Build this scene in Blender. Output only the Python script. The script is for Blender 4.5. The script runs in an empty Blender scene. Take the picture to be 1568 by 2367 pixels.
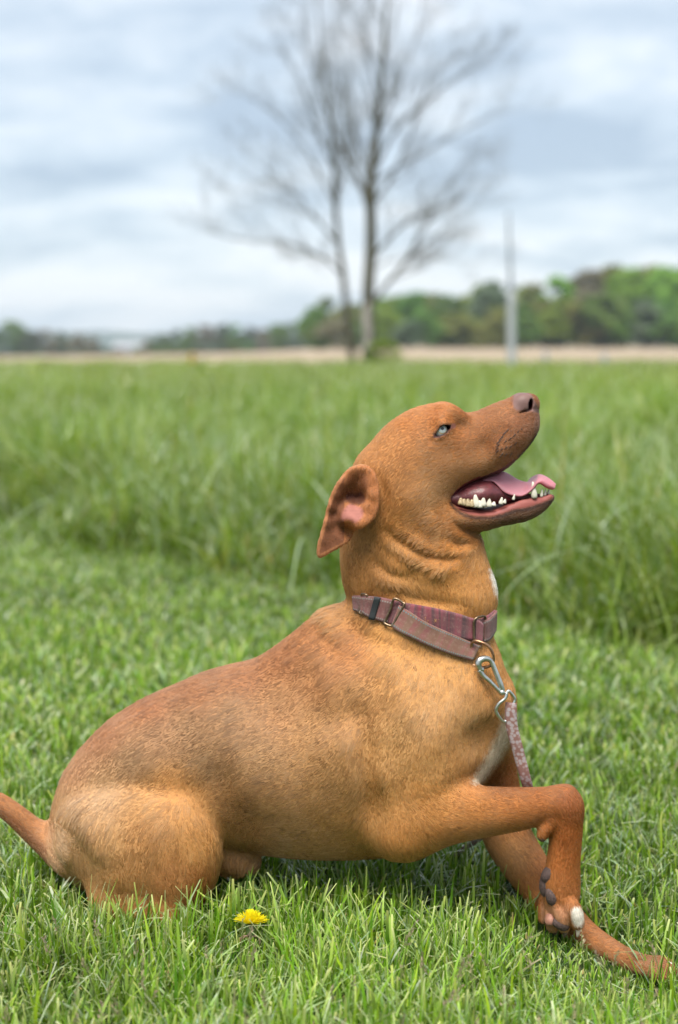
import bpy, bmesh, math, random
import numpy as np
from mathutils import Vector, Matrix
from mathutils.bvhtree import BVHTree

random.seed(7)
RNG = np.random.default_rng(7)
scn = bpy.context.scene
COL = scn.collection

# ----------------------------------------------------------------------------
# camera
# ----------------------------------------------------------------------------
CAM_D, CAM_H = 2.10, 0.846            # metres from the dog's mid plane, lens height
LENS, SENSOR = 50.0, 24.0
PITCH = math.radians(6.77)
FPX = 1568.0 * LENS / SENSOR          # focal length in the units used for measuring the photograph

cam_data = bpy.data.cameras.new("camera")
cam_data.sensor_fit = 'HORIZONTAL'
cam_data.sensor_width = SENSOR
cam_data.lens = LENS
cam_data.clip_start = 0.05
cam_data.clip_end = 9000.0
cam_data.dof.use_dof = True
cam_data.dof.focus_distance = 2.00
cam_data.dof.aperture_fstop = 2.5
cam_data.dof.aperture_blades = 0
cam = bpy.data.objects.new("camera", cam_data)
cam.location = (0.0, -CAM_D, CAM_H)
cam.rotation_euler = (math.pi / 2 - PITCH, 0.0, 0.0)
COL.objects.link(cam)
scn.camera = cam

# ----------------------------------------------------------------------------
# daylight: bright overcast
# ----------------------------------------------------------------------------
SUN_EL, SUN_AZ = math.radians(66), math.radians(200)     # high, a little behind the camera's left
world = bpy.data.worlds.new("World")
scn.world = world
world.use_nodes = True
wt = world.node_tree
wt.nodes.clear()

def wn(t, **kw):
    n = wt.nodes.new(t)
    for k, v in kw.items():
        setattr(n, k, v)
    return n

def wmath(op, a, b=None, clamp=False):
    n = wn('ShaderNodeMath', operation=op, use_clamp=clamp)
    for i, s in enumerate((a, b)):
        if s is None:
            continue
        if isinstance(s, (int, float)):
            n.inputs[i].default_value = s
        else:
            wt.links.new(s, n.inputs[i])
    return n.outputs[0]

w_out = wn('ShaderNodeOutputWorld')
w_bg = wn('ShaderNodeBackground')
w_bg.inputs['Strength'].default_value = 0.10
sky_tex = wn('ShaderNodeTexSky', sky_type='NISHITA')
sky_tex.sun_disc = False
sky_tex.sun_elevation = SUN_EL
sky_tex.sun_rotation = SUN_AZ
sky_tex.air_density = 1.0
sky_tex.dust_density = 1.5
tc = wn('ShaderNodeTexCoord')
sep = wn('ShaderNodeSeparateXYZ')
wt.links.new(tc.outputs['Generated'], sep.inputs[0])
# directions meet a flat cloud deck: lumps shrink and flatten towards the horizon
den = wmath('ADD', wmath('MAXIMUM', sep.outputs['Z'], 0.0), 0.42)
comb = wn('ShaderNodeCombineXYZ')
wt.links.new(wmath('DIVIDE', sep.outputs['X'], den), comb.inputs[0])
wt.links.new(wmath('DIVIDE', sep.outputs['Y'], den), comb.inputs[1])
def wnoise(scale, detail, rough, sx, sy, ox, oy, dist=0.0):
    m = wn('ShaderNodeMapping')
    m.inputs['Scale'].default_value = (sx, sy, 1)
    m.inputs['Location'].default_value = (ox, oy, 0)
    wt.links.new(comb.outputs[0], m.inputs['Vector'])
    n = wn('ShaderNodeTexNoise')
    n.inputs['Scale'].default_value = scale
    n.inputs['Detail'].default_value = detail
    n.inputs['Roughness'].default_value = rough
    n.inputs['Distortion'].default_value = dist
    wt.links.new(m.outputs[0], n.inputs['Vector'])
    return n.outputs['Fac']
n1 = wnoise(2.3, 6.0, 0.54, 0.75, 1.15, 3.1, 1.7, 0.35)
n2 = wnoise(7.0, 6.0, 0.56, 0.7, 1.25, 8.0, 2.0, 0.4)
cl = wmath('ADD', wmath('MULTIPLY', n1, 0.58), wmath('MULTIPLY', n2, 0.42))
ramp = wn('ShaderNodeValToRGB')
cr = ramp.color_ramp
cr.elements[0].position = 0.405
cr.elements[0].color = (0.40, 0.49, 0.595, 1)
cr.elements[1].position = 0.60
cr.elements[1].color = (0.83, 0.865, 0.90, 1)
e = cr.elements.new(0.48); e.color = (0.55, 0.64, 0.73, 1)
e = cr.elements.new(0.555); e.color = (0.71, 0.775, 0.835, 1)
wt.links.new(cl, ramp.inputs[0])
# the deck's own brightness: Background strength is low, so the deck's colours are scaled up to the sky's units
deck = wn('ShaderNodeVectorMath', operation='SCALE')
wt.links.new(ramp.outputs[0], deck.inputs[0])
DECK = 2.5
deck.inputs['Scale'].default_value = DECK
mixc = wn('ShaderNodeMix', data_type='RGBA')
mixc.inputs['Factor'].default_value = 0.93      # a thin part of the blue shows through everywhere
wt.links.new(sky_tex.outputs[0], mixc.inputs['A'])
wt.links.new(deck.outputs[0], mixc.inputs['B'])
wt.links.new(mixc.outputs['Result'], w_bg.inputs['Color'])
wt.links.new(w_bg.outputs[0], w_out.inputs['Surface'])

sun_data = bpy.data.lights.new("sun", 'SUN')
sun_data.energy = 1.5
sun_data.angle = math.radians(38)
sun_data.color = (1.0, 0.955, 0.88)
sun = bpy.data.objects.new("sun", sun_data)
sd = Vector((math.sin(SUN_AZ) * math.cos(SUN_EL), math.cos(SUN_AZ) * math.cos(SUN_EL), math.sin(SUN_EL)))
sun.rotation_euler = (-sd).to_track_quat('-Z', 'Y').to_euler()
COL.objects.link(sun)

scn.view_settings.view_transform = 'Standard'
scn.view_settings.look = 'None'
scn.view_settings.gamma = 1.0
scn.view_settings.use_curve_mapping = False
scn.view_settings.exposure = 2.22
scn.cycles_curves.shape = 'THICK'
scn.cycles.max_bounces = 8
scn.cycles.transparent_max_bounces = 8

# ----------------------------------------------------------------------------
# helpers
# ----------------------------------------------------------------------------
CT, ST = math.cos(PITCH), math.sin(PITCH)

def P(u, v, Y=0.0):
    """The point at depth Y that the photograph shows at (u, v) (1568 units wide)."""
    dy = FPX * CT - (v - 1183.0) * ST
    dz = -FPX * ST - (v - 1183.0) * CT
    t = (Y + CAM_D) / dy
    return np.array([(u - 784.0) * t, Y, CAM_H + dz * t])

def PA(uv, Y=0.0):
    uv = np.asarray(uv, float)
    dy = FPX * CT - (uv[:, 1] - 1183.0) * ST
    dz = -FPX * ST - (uv[:, 1] - 1183.0) * CT
    t = (Y + CAM_D) / dy
    return np.stack([(uv[:, 0] - 784.0) * t, CAM_H + dz * t], 1)

def tag(o, label=None, cat=None, group=None, kind=None):
    if label: o['label'] = label
    if cat: o['category'] = cat
    if group: o['group'] = group
    if kind: o['kind'] = kind
    return o

def empty(name, loc, rz=0.0):
    o = bpy.data.objects.new(name, None)
    o.location = loc
    o.rotation_euler = (0, 0, rz)
    o.empty_display_size = 0.1
    COL.objects.link(o)
    return o

def link(name, me, mat=None, parent=None, smooth=True):
    """Link a mesh as one object; its coordinates are world coordinates even under a parent."""
    if mat is not None:
        me.materials.append(mat)
    if smooth:
        me.polygons.foreach_set('use_smooth', np.ones(len(me.polygons), bool))
    o = bpy.data.objects.new(name, me)
    COL.objects.link(o)
    if parent is not None:
        o.parent = parent
        q = parent
        m = Matrix.Identity(4)
        while q is not None:
            m = q.matrix_basis @ m
            q = q.parent
        o.matrix_basis = m.inverted()
    return o

def pymesh(name, v, f, attr=None):
    me = bpy.data.meshes.new(name)
    v = np.asarray(v, np.float32)
    if isinstance(f, np.ndarray):
        me.vertices.add(len(v)); me.vertices.foreach_set('co', v.ravel())
        n, k = f.shape
        me.loops.add(n * k); me.loops.foreach_set('vertex_index', f.astype(np.int32).ravel())
        me.polygons.add(n)
        me.polygons.foreach_set('loop_start', np.arange(0, n * k, k, dtype=np.int32))
        me.update(calc_edges=True)
    else:
        me.from_pydata([tuple(map(float, p)) for p in v], [], f)
        me.update()
    if attr is not None:
        for an, c in attr.items():
            c = np.asarray(c, np.float32)
            if c.ndim == 1:
                a = me.attributes.new(an, 'FLOAT', 'POINT'); a.data.foreach_set('value', c)
            else:
                if c.shape[1] == 3:
                    c = np.concatenate([c, np.ones((len(c), 1), np.float32)], 1)
                a = me.attributes.new(an, 'FLOAT_COLOR', 'POINT'); a.data.foreach_set('color', c.ravel())
    return me

class NT:
    """Small node-tree builder for surface materials."""
    def __init__(s, name):
        s.m = bpy.data.materials.new(name); s.m.use_nodes = True
        s.t = s.m.node_tree; s.t.nodes.clear()
        s.out = s.t.nodes.new('ShaderNodeOutputMaterial')
    def n(s, t, ins=None, **kw):
        x = s.t.nodes.new(t)
        for k, v in kw.items(): setattr(x, k, v)
        for k, v in (ins or {}).items():
            if isinstance(v, bpy.types.NodeSocket): s.t.links.new(v, x.inputs[k])
            else: x.inputs[k].default_value = v
        return x
    def noise(s, scale, detail=3.0, rough=0.55, coord=None, dist=0.0):
        i = {'Scale': scale, 'Detail': detail, 'Roughness': rough, 'Distortion': dist}
        if coord is not None: i['Vector'] = coord
        return s.n('ShaderNodeTexNoise', i).outputs['Fac']
    def ramp(s, fac, stops):
        r = s.n('ShaderNodeValToRGB', {0: fac}); c = r.color_ramp
        while len(c.elements) < len(stops): c.elements.new(0.5)
        for e, (p, col) in zip(c.elements, stops):
            e.position = p; e.color = (*col, 1)
        return r.outputs[0]
    def mix(s, fac, a, b, blend='MIX'):
        x = s.t.nodes.new('ShaderNodeMix'); x.data_type = 'RGBA'; x.blend_type = blend
        for k, v in (('Factor', fac), ('A', a), ('B', b)):
            if isinstance(v, bpy.types.NodeSocket): s.t.links.new(v, x.inputs[k])
            elif k == 'Factor': x.inputs[k].default_value = v
            else: x.inputs[k].default_value = (*v, 1)
        return x.outputs['Result']
    def obj(s):
        return s.n('ShaderNodeTexCoord').outputs['Object']
    def attr(s, name):
        return s.n('ShaderNodeAttribute', attribute_name=name).outputs['Color']
    def bump(s, h, strength=0.3, dist=0.01):
        return s.n('ShaderNodeBump', {'Height': h, 'Strength': strength, 'Distance': dist}).outputs[0]
    def pbr(s, color, rough=0.6, metal=0.0, spec=0.5, normal=None, **more):
        i = {'Roughness': rough, 'Metallic': metal, 'Specular IOR Level': spec}
        i['Base Color'] = color if isinstance(color, bpy.types.NodeSocket) else (*color, 1)
        if normal is not None: i['Normal'] = normal
        i.update(more)
        b = s.n('ShaderNodeBsdfPrincipled', i)
        s.t.links.new(b.outputs[0], s.out.inputs['Surface'])
        return s.m

def simple_mat(name, col, rough=0.6, metal=0.0, nscale=40.0, var=0.15, bump=0.0, spec=0.5, **more):
    t = NT(name)
    n = t.noise(nscale, 4.0, 0.6, t.obj())
    a = tuple(c * (1 - var) for c in col); b = tuple(min(1, c * (1 + var)) for c in col)
    c = t.ramp(n, [(0.3, a), (0.7, b)])
    nm = t.bump(n, bump, 0.002) if bump else None
    return t.pbr(c, rough, metal, spec, nm, **more)

def catmull(pts, n=8, closed=False):
    pts = np.asarray(pts, float)
    m = len(pts)
    out = []
    rng = range(m) if closed else range(m - 1)
    for i in rng:
        if closed:
            p0, p1, p2, p3 = pts[(i - 1) % m], pts[i], pts[(i + 1) % m], pts[(i + 2) % m]
        else:
            p1, p2 = pts[i], pts[i + 1]
            p0 = pts[i - 1] if i > 0 else 2 * p1 - p2
            p3 = pts[i + 2] if i + 2 < m else 2 * p2 - p1
        for k in range(n):
            t = k / n
            out.append(0.5 * ((2 * p1) + (-p0 + p2) * t + (2 * p0 - 5 * p1 + 4 * p2 - p3) * t * t + (-p0 + 3 * p1 - 3 * p2 + p3) * t ** 3))
    if not closed:
        out.append(pts[-1])
    return np.array(out)

def tube(path, radii, n=8, cap=True, flat=None):
    """Vertices and faces of a swept tube; radii a number or one per point; flat = (a, b) scale of section along frame axes."""
    path = np.asarray(path, float)
    m = len(path)
    radii = np.full(m, radii) if np.isscalar(radii) else np.asarray(radii, float)
    tg = np.gradient(path, axis=0)
    tg /= np.linalg.norm(tg, axis=1)[:, None] + 1e-12
    ref = np.array([0, 1.0, 0]) if abs(tg[0][1]) < 0.9 else np.array([1.0, 0, 0])
    vs, fs = [], []
    nrm = np.cross(tg[0], ref); nrm /= np.linalg.norm(nrm)
    fa, fb = flat or (1, 1)
    for i in range(m):
        nrm = nrm - tg[i] * np.dot(nrm, tg[i]); nrm /= np.linalg.norm(nrm) + 1e-12
        bn = np.cross(tg[i], nrm)
        for k in range(n):
            a = 2 * math.pi * k / n
            vs.append(path[i] + radii[i] * (fa * math.cos(a) * nrm + fb * math.sin(a) * bn))
    for i in range(m - 1):
        for k in range(n):
            fs.append((i * n + k, i * n + (k + 1) % n, (i + 1) * n + (k + 1) % n, (i + 1) * n + k))
    if cap:
        fs.append(tuple(range(n))[::-1]); fs.append(tuple((m - 1) * n + k for k in range(n)))
    return vs, fs

def join_vf(parts):
    V, F = [], []
    for v, f in parts:
        b = len(V); V += list(v); F += [tuple(i + b for i in q) for q in f]
    return V, F
# ----------------------------------------------------------------------------
# ground, field, hills
# ----------------------------------------------------------------------------
def ss(a, b, x):
    t = np.clip((np.asarray(x, float) - a) / (b - a), 0, 1); return t * t * (3 - 2 * t)
def terrain(x, y):
    x = np.asarray(x, float); y = np.asarray(y, float)
    z = -.058 * np.exp(-(((x - .47) / .24) ** 2 + ((y + .24) / .24) ** 2))
    z = z + .010 * np.sin(x * 2.3 + 1.0) * np.sin(y * 1.7) * ss(.4, 1.5, np.hypot(x, y + .3))
    far = ss(45, 400, y)
    z = z - 3.0 * far * ss(10, -60, x) + .25 * far * ss(-5, 25, x)
    return z
def sheet(name, xs, ys, mat, dz=0.0, kind='structure'):
    X, Y = np.meshgrid(xs, ys, indexing='ij')
    V = np.stack([X, Y, terrain(X, Y) + dz], -1).reshape(-1, 3)
    n, m = len(xs), len(ys)
    i, j = np.meshgrid(np.arange(n - 1), np.arange(m - 1), indexing='ij')
    b = (i * m + j).ravel()
    o = link(name, pymesh(name, V, np.stack([b, b + m, b + m + 1, b + 1], 1)), mat)
    o['kind'] = kind
    return o
t = NT('soil_and_thatch'); oc = t.obj()
n1_ = t.noise(60, 5, .65, oc); n2_ = t.noise(2.2, 4, .6, oc)
c = t.ramp(n1_, [(.30, (.018, .028, .010)), (.52, (.040, .062, .020)), (.70, (.085, .080, .040))])
c = t.mix(t.n('ShaderNodeMapRange', {'Value': n2_, 'From Min': .4, 'From Max': .65}).outputs[0], c, (.035, .070, .018))
gm_ = t.pbr(c, .95, 0, .1, t.bump(n1_, .8, .01))
def graded(a, b, fine0, fine1, step, k):
    o = list(np.arange(fine0, fine1, step)); x = fine1; s = step
    while x < b: o.append(x); s *= k; x += s
    o.append(b); x = fine0 - step; s = step; l = []
    while x > a: l.append(x); s *= k; x -= s
    l.append(a)
    return np.array(l[::-1] + o)
sheet('ground', graded(-4000, 4000, -1.4, 1.4, .05, 1.22), graded(-60, 6000, -1.2, 2.5, .05, 1.2), gm_)
t = NT('bare_field'); oc = t.obj()
mp = t.n('ShaderNodeMapping', {'Vector': oc, 'Scale': (.05, .22, 1)}).outputs[0]
n1_ = t.noise(1.0, 5, .6, mp); n2_ = t.noise(.6, 6, .7, oc)
c = t.ramp(n1_, [(.3, (.255, .205, .150)), (.7, (.33, .275, .205))])
c = t.mix(t.n('ShaderNodeMath', {0: n2_, 1: .5}, operation='MULTIPLY').outputs[0], c, (.33, .24, .16))
sheet('field', graded(-260, 260, -20, 20, 4, 1.2), np.concatenate([np.arange(50, 120, 5), np.arange(120, 430, 20)]), t.pbr(c, .95, 0, .1, t.bump(n2_, .6, .15)), .03)

t = NT('far_wooded_hill'); oc = t.obj()
n1_ = t.noise(.02, 5, .6, oc)
hill_m = t.pbr(t.ramp(n1_, [(.3, (.040, .062, .050)), (.7, (.075, .105, .070))]), .95, 0, .1)
def hill(name, y, x0, x1, ztop, seed, depth):
    r = np.random.default_rng(seed)
    xs = np.linspace(x0, x1, 160); ph = r.uniform(0, 6, 8)
    prof = np.ones(160)
    for k in range(8): prof += (.10 / (1 + .5 * k)) * np.sin((k + 1) * 2.2 * (xs - x0) / (x1 - x0) * math.pi + ph[k])
    prof += r.normal(0, .035, 160)
    V = []
    K = 14
    for i, x in enumerate(xs):
        for j in range(K):
            a = math.pi * j / (K - 1)
            V.append((x, y - math.cos(a) * depth, -6 + (ztop * prof[i] + 6) * math.sin(a) + r.normal(0, .4)))
    F = [(i * K + j, (i + 1) * K + j, (i + 1) * K + j + 1, i * K + j + 1) for i in range(159) for j in range(K - 1)]
    o = link(name, pymesh(name, V, F), hill_m); o['kind'] = 'structure'
hill('hills', 2300, -1300, 700, 20, 3, 240)

# ----------------------------------------------------------------------------
# woods on the far side of the field
# ----------------------------------------------------------------------------
def leaf_mat(name, a, b, tr=.5):
    t = NT(name)
    oi = t.n('ShaderNodeObjectInfo').outputs['Random']
    n = t.noise(1.3, 4, .65, t.obj())
    c = t.ramp(n, [(.32, a), (.68, b)])
    hv = t.n('ShaderNodeHueSaturation', {'Hue': t.n('ShaderNodeMapRange', {'Value': oi, 'To Min': .475, 'To Max': .525}).outputs[0], 'Value': t.n('ShaderNodeMapRange', {'Value': oi, 'To Min': .8, 'To Max': 1.2}).outputs[0], 'Color': c}).outputs[0]
    d = t.n('ShaderNodeBsdfDiffuse', {'Color': hv}); tl = t.n('ShaderNodeBsdfTranslucent', {'Color': hv})
    m = t.n('ShaderNodeMixShader', {0: tr, 1: d.outputs[0], 2: tl.outputs[0]})
    t.t.links.new(m.outputs[0], t.out.inputs['Surface'])
    return t.m
LEAF = {'fresh': leaf_mat('fresh_spring_leaves', (0.21, 0.34, 0.05), (0.31, 0.44, 0.1)),
        'dark': leaf_mat('dark_leaves', (.145, .245, .055), (.22, .32, .095)),
        'olive': leaf_mat('olive_budding_leaves', (0.22, 0.25, 0.07), (0.33, 0.34, 0.12)),
        'brown': leaf_mat('brown_budding_twigs', (0.22, 0.2, 0.13), (0.32, 0.29, 0.2)),
        'blue': leaf_mat('grey_green_leaves', (0.14, 0.19, 0.12), (0.22, 0.27, 0.17))}
bark_m = None
t = NT('bark'); oc = t.obj()
mp = t.n('ShaderNodeMapping', {'Vector': oc, 'Scale': (9, 9, 2.2)}).outputs[0]
n1_ = t.noise(1.0, 6, .65, mp)
bark_m = t.pbr(t.ramp(n1_, [(.3, (.065, .061, .048)), (.7, (.16, .15, .12))]), .9, 0, .2, t.bump(n1_, .7, .02))

def crown_mesh(seed, n, lobes, leaf=.055, low=.10):
    """A crown of leaf sprays in a unit-high tree: lobes of small bent faces, gaps between them."""
    r = np.random.default_rng(seed)
    V, F = [], []
    L = []
    for k in range(lobes):
        h = r.uniform(low, .92); rad = .34 * math.sin(math.pi * min(1, max(.12, h + .10) / 1.12)) ** .7
        a = r.uniform(0, 2 * math.pi); q = r.uniform(.15, 1) ** .5
        L.append((rad * q * math.cos(a), rad * q * math.sin(a), h, r.uniform(.07, .155)))
    L.append((0, 0, .90, .10)); L.append((0, 0, .45, .20))
    for k in range(n):
        x, y, z, s = L[r.integers(len(L))]
        d = r.normal(0, 1, 3); d /= np.linalg.norm(d)
        p = np.array([x, y, z]) + d * s * r.uniform(.35, 1.05) * np.array([1.1, 1.1, .9])
        u = r.normal(0, 1, 3); u /= np.linalg.norm(u); w = np.cross(u, r.normal(0, 1, 3)); w /= np.linalg.norm(w)
        e = leaf * r.uniform(.5, 1.25)
        b = len(V)
        V += [p - u * e, p + w * e * .55 - u * e * .1, p + u * e, p - w * e * .5]
        F.append((b, b + 1, b + 2, b + 3))
    me = pymesh('crown', np.array(V), np.array(F))
    return me
CROWNS = [crown_mesh(20 + k, 1900, 18 + k) for k in range(6)]
def limb_mesh(seed):
    r = np.random.default_rng(seed); parts = []
    parts.append(tube(catmull([(0, 0, -.05), (.01, 0, .3), (-.01, .01, .6), (0, 0, .88)], 3), np.linspace(.022, .004, 10), 7))
    for k in range(9):
        h = r.uniform(.25, .7); a = r.uniform(0, 6.28); l = r.uniform(.10, .2)
        parts.append(tube(catmull([(0, 0, h), (math.cos(a) * l * .5, math.sin(a) * l * .5, h + l * .45), (math.cos(a) * l, math.sin(a) * l, h + l * .95)], 3), np.linspace(.009, .002, 7), 5))
    return pymesh('trunk', *join_vf(parts))
LIMBS = [limb_mesh(50 + k) for k in range(3)]
for m_ in LIMBS: m_.materials.append(bark_m)
_crown_cache = {}
def far_tree(x, y, h, w, kind, label, group, rr, k=None):
    z = float(terrain(x, y))
    root = empty('tree', (x, y, z), rr.uniform(0, 6.28))
    tag(root, label, 'tree', group)
    ci = rr.integers(len(CROWNS)) if k is None else k
    key = (int(ci), kind)
    if key not in _crown_cache:
        me = CROWNS[ci].copy(); me.materials.clear(); me.materials.append(LEAF[kind]); _crown_cache[key] = me
    cr_ = bpy.data.objects.new('crown', _crown_cache[key]); COL.objects.link(cr_); cr_.parent = root; cr_.scale = (w, w, h)
    tr_ = bpy.data.objects.new('trunk', LIMBS[rr.integers(3)]); COL.objects.link(tr_); tr_.parent = root; tr_.scale = (w, w, h)
    return root
def at_u(u, d): return (u - 784.0) / FPX * d
rr = np.random.default_rng(91)
KN = {'fresh': 'bright spring green', 'dark': 'dark green', 'olive': 'olive yellow', 'brown': 'brown budding', 'blue': 'grey green'}
def nth(i, n, w):
    return f'{w}'
# right-hand wood: skyline heights read off the photograph
sky_u = [700, 740, 800, 860, 900, 960, 1050, 1090, 1120, 1150, 1170, 1200, 1240, 1280, 1330, 1380, 1420, 1450, 1500, 1568, 1700, 1800]
sky_v = [752, 690, 702, 704, 684, 679, 688, 684, 650, 668, 692, 664, 664, 640, 650, 616, 622, 632, 616, 622, 610, 620]
ORD = ['first','second','third','fourth','fifth','sixth','seventh','eighth','ninth','tenth','eleventh','twelfth','thirteenth','fourteenth','fifteenth','sixteenth','seventeenth','eighteenth','nineteenth','twentieth',
       'twenty-first','twenty-second','twenty-third','twenty-fourth','twenty-fifth','twenty-sixth','twenty-seventh','twenty-eighth','twenty-ninth','thirtieth']
us = [728, 760, 800, 838, 880, 916, 952, 990, 1030, 1068, 1104, 1124, 1160, 1196, 1236, 1280, 1322, 1366, 1402, 1444, 1486, 1530, 1572, 1620, 1680]
kinds_r = ['dark','dark','olive','dark','fresh','fresh','dark','olive','dark','olive','fresh','blue','dark','olive','olive','fresh','brown','brown','olive','fresh','olive','fresh','dark','olive','fresh']
for i, u in enumerate(us):
    d = 252 + rr.uniform(-4, 10)
    vt = np.interp(u, sky_u, sky_v) + rr.uniform(-6, 4)
    x = at_u(u, d); z0 = float(terrain(x, d - CAM_D))
    h = CAM_H + (795 - vt) / FPX * d - z0
    pos = 'behind the pole' if abs(u - 1180) < 25 else ('right of the pole' if u > 1200 else ('left of the pole' if u > 880 else 'behind the bare trees'))
    far_tree(x, d - CAM_D, h * 1.03, h * rr.uniform(.85, 1.1), kinds_r[i], f'{KN[kinds_r[i]]} tree {pos}, {ORD[i]} from left on the wood skyline', 'trees of the wood along the right of the field', rr)
# lower front row, at the field's edge
us = [735, 775, 822, 862, 905, 944, 980, 1016, 1058, 1098, 1138, 1172, 1214, 1252, 1300, 1346, 1388, 1430, 1475, 1520, 1566, 1615, 1665]
kinds_f = ['dark','brown','dark','dark','fresh','blue','dark','fresh','olive','dark','olive','dark','dark','fresh','fresh','olive','dark','fresh','blue','dark','fresh','fresh','olive']
for i, u in enumerate(us):
    d = 240 + rr.uniform(-3, 4)
    vt = np.interp(u, sky_u, sky_v); vt = 800 - (800 - vt) * rr.uniform(.50, .72)
    x = at_u(u, d); z0 = float(terrain(x, d - CAM_D)); h = CAM_H + (795 - vt) / FPX * d - z0
    far_tree(x, d - CAM_D, h, h * rr.uniform(1.15, 1.6), kinds_f[i], f'low {KN[kinds_f[i]]} tree, {ORD[i]} from left in the front row of the wood', 'low trees along the front of the wood', rr)
# left treeline beyond the field, lower and farther
sky_u = [-200, -40, 0, 40, 70, 120, 180, 240, 330, 380, 440, 520, 560, 600, 640, 690, 720, 745]
sky_v = [770, 768, 764, 746, 764, 768, 772, 786, 786, 768, 758, 754, 752, 764, 750, 744, 744, 700]
us = [-70, -35, 2, 38, 75, 110, 145, 182, 215, 345, 378, 412, 446, 480, 514, 548, 580, 612, 645, 676, 706, 735]
kinds_l = ['blue','dark','blue','dark','blue','brown','blue','brown','brown','brown','blue','blue','dark','brown','blue','dark','blue','brown','dark','blue','dark','olive']
for i, u in enumerate(us):
    d = 395 + rr.uniform(-8, 12)
    vt = np.interp(u, sky_u, sky_v) + rr.uniform(-3, 3)
    x = at_u(u, d); z0 = float(terrain(x, d - CAM_D)); h = CAM_H + (795 - vt) / FPX * d - z0
    far_tree(x, d - CAM_D, h * 1.04, h * rr.uniform(1.1, 1.5), kinds_l[i], f'{KN[kinds_l[i]]} tree, {ORD[i]} from left on the low far treeline', 'trees of the low far treeline on the left', rr)
us = [200, 228, 252, 276, 322, 340, 362, 395, 430, 465, 505, 540, 575, 610, 650, 690]
for i, u in enumerate(us):
    d = 385 + rr.uniform(-4, 4)
    x = at_u(u, d); z0 = float(terrain(x, d - CAM_D)); h = rr.uniform(2.4, 4.2) * (0.85 if u < 340 else 1.2)
    k_ = ['brown', 'blue', 'dark'][int(rr.integers(3))]
    far_tree(x, d - CAM_D, h, h * rr.uniform(1.5, 2.0), k_, f'{KN[k_]} low bushy tree, {ORD[i]} from left below the far treeline', 'bushy trees at the foot of the left treeline', rr)

# pale farm building in the gap of the far treeline
bx = at_u(303, 392); by = 392 - CAM_D; bz = float(terrain(bx, by))
farm = empty('farm_building', (bx, by, bz))
tag(farm, 'small pale farm building far off in a gap of the left treeline', 'building')
def boxvf(x0, x1, y0, y1, z0, z1):
    v = [(x, y, z) for z in (z0, z1) for x, y in ((x0, y0), (x1, y0), (x1, y1), (x0, y1))]
    return v, [(3, 2, 1, 0), (4, 5, 6, 7), (0, 1, 5, 4), (1, 2, 6, 5), (2, 3, 7, 6), (3, 0, 4, 7)]
wallm = simple_mat('pale_siding', (.40, .42, .45), .7, 0, 3, .06); roofm = simple_mat('grey_roof', (.30, .31, .33), .6, 0, 2, .1); darkm = simple_mat('door_panel', (.16, .17, .18), .6, 0, 4, .1)
w_ = link('wall', pymesh('wall', *boxvf(bx - 4, bx + 4, by - 3, by + 3, bz, bz + 2.9)), wallm, farm, False)
rv = [(bx - 4.3, by - 3.4, bz + 2.9), (bx + 4.3, by - 3.4, bz + 2.9), (bx + 4.3, by + 3.4, bz + 2.9), (bx - 4.3, by + 3.4, bz + 2.9), (bx - 4.3, by, bz + 4.5), (bx + 4.3, by, bz + 4.5)]
link('roof', pymesh('roof', rv, [(0, 1, 5, 4), (2, 3, 4, 5), (0, 4, 3), (1, 2, 5), (3, 2, 1, 0)]), roofm, farm, False)
link('door', pymesh('door', *boxvf(bx + .6, bx + 3.0, by - 3.06, by - 2.9, bz, bz + 2.3)), darkm, farm, False)
link('window', pymesh('window', *boxvf(bx - 2.8, bx - 1.4, by - 3.05, by - 2.9, bz + 1.1, bz + 2.0)), darkm, farm, False)

# ----------------------------------------------------------------------------
# two bare trees, shrub and pole at the edge of the tall grass
# ----------------------------------------------------------------------------
TD = 46.0
def PT(u, v, dy=0.0): return P(u, v, TD - CAM_D + dy)
t = NT('dark_bark'); oc = t.obj()
n1_ = t.noise(3.0, 6, .65, oc)
dark_bark = t.pbr(t.ramp(n1_, [(.3, (.042, .040, .026)), (.7, (.105, .098, .066))]), .9, 0, .2, t.bump(n1_, .7, .02))
class Bare:
    def __init__(s, seed): s.r = np.random.default_rng(seed); s.tw = []
    def grow(s, p, d, L, r0, lvl, up):
        """One shoot and everything that springs from it."""
        n = 7 if lvl <= 2 else 5
        pts = [p]; q = p.copy(); d = d / np.linalg.norm(d)
        for i in range(n):
            d = d + s.r.normal(0, .085, 3) + np.array([0, 0, up])
            d /= np.linalg.norm(d); q = q + d * (L / n); pts.append(q)
        pts = np.array(pts)
        rad = r0 * (1 - .80 * np.linspace(0, 1, n + 1))
        s.tw.append(tube(pts, rad, 5 if lvl < 3 else 3, False))
        s.kids(pts, rad, L, lvl, up)
    def kids(s, pts, rad, L, lvl, up, n=None, t0=.22):
        if lvl >= 4: return
        n = n if n is not None else {1: 13, 2: 9, 3: 5}[lvl]
        tg = np.gradient(pts, axis=0)
        for k in range(n):
            tt = t0 + (.98 - t0) * (k + s.r.uniform(0, 1)) / n
            x = tt * (len(pts) - 1); i = int(x); f = x - i; j = min(i + 1, len(pts) - 1)
            p = pts[i] * (1 - f) + pts[j] * f; r = rad[i] * (1 - f) + rad[j] * f
            d = tg[i] / np.linalg.norm(tg[i])
            o = s.r.normal(0, 1, 3); o -= d * (o @ d); o /= np.linalg.norm(o)
            a = s.r.uniform(.38, .85)
            s.grow(p, d * math.cos(a) + o * math.sin(a), L * s.r.uniform(.40, .70) * (1.1 - .35 * tt), max(r * .50, .0036), lvl + 1, up)
t = NT('pale_bark'); oc = t.obj()
n1_ = t.noise(4.0, 5, .65, oc)
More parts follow.
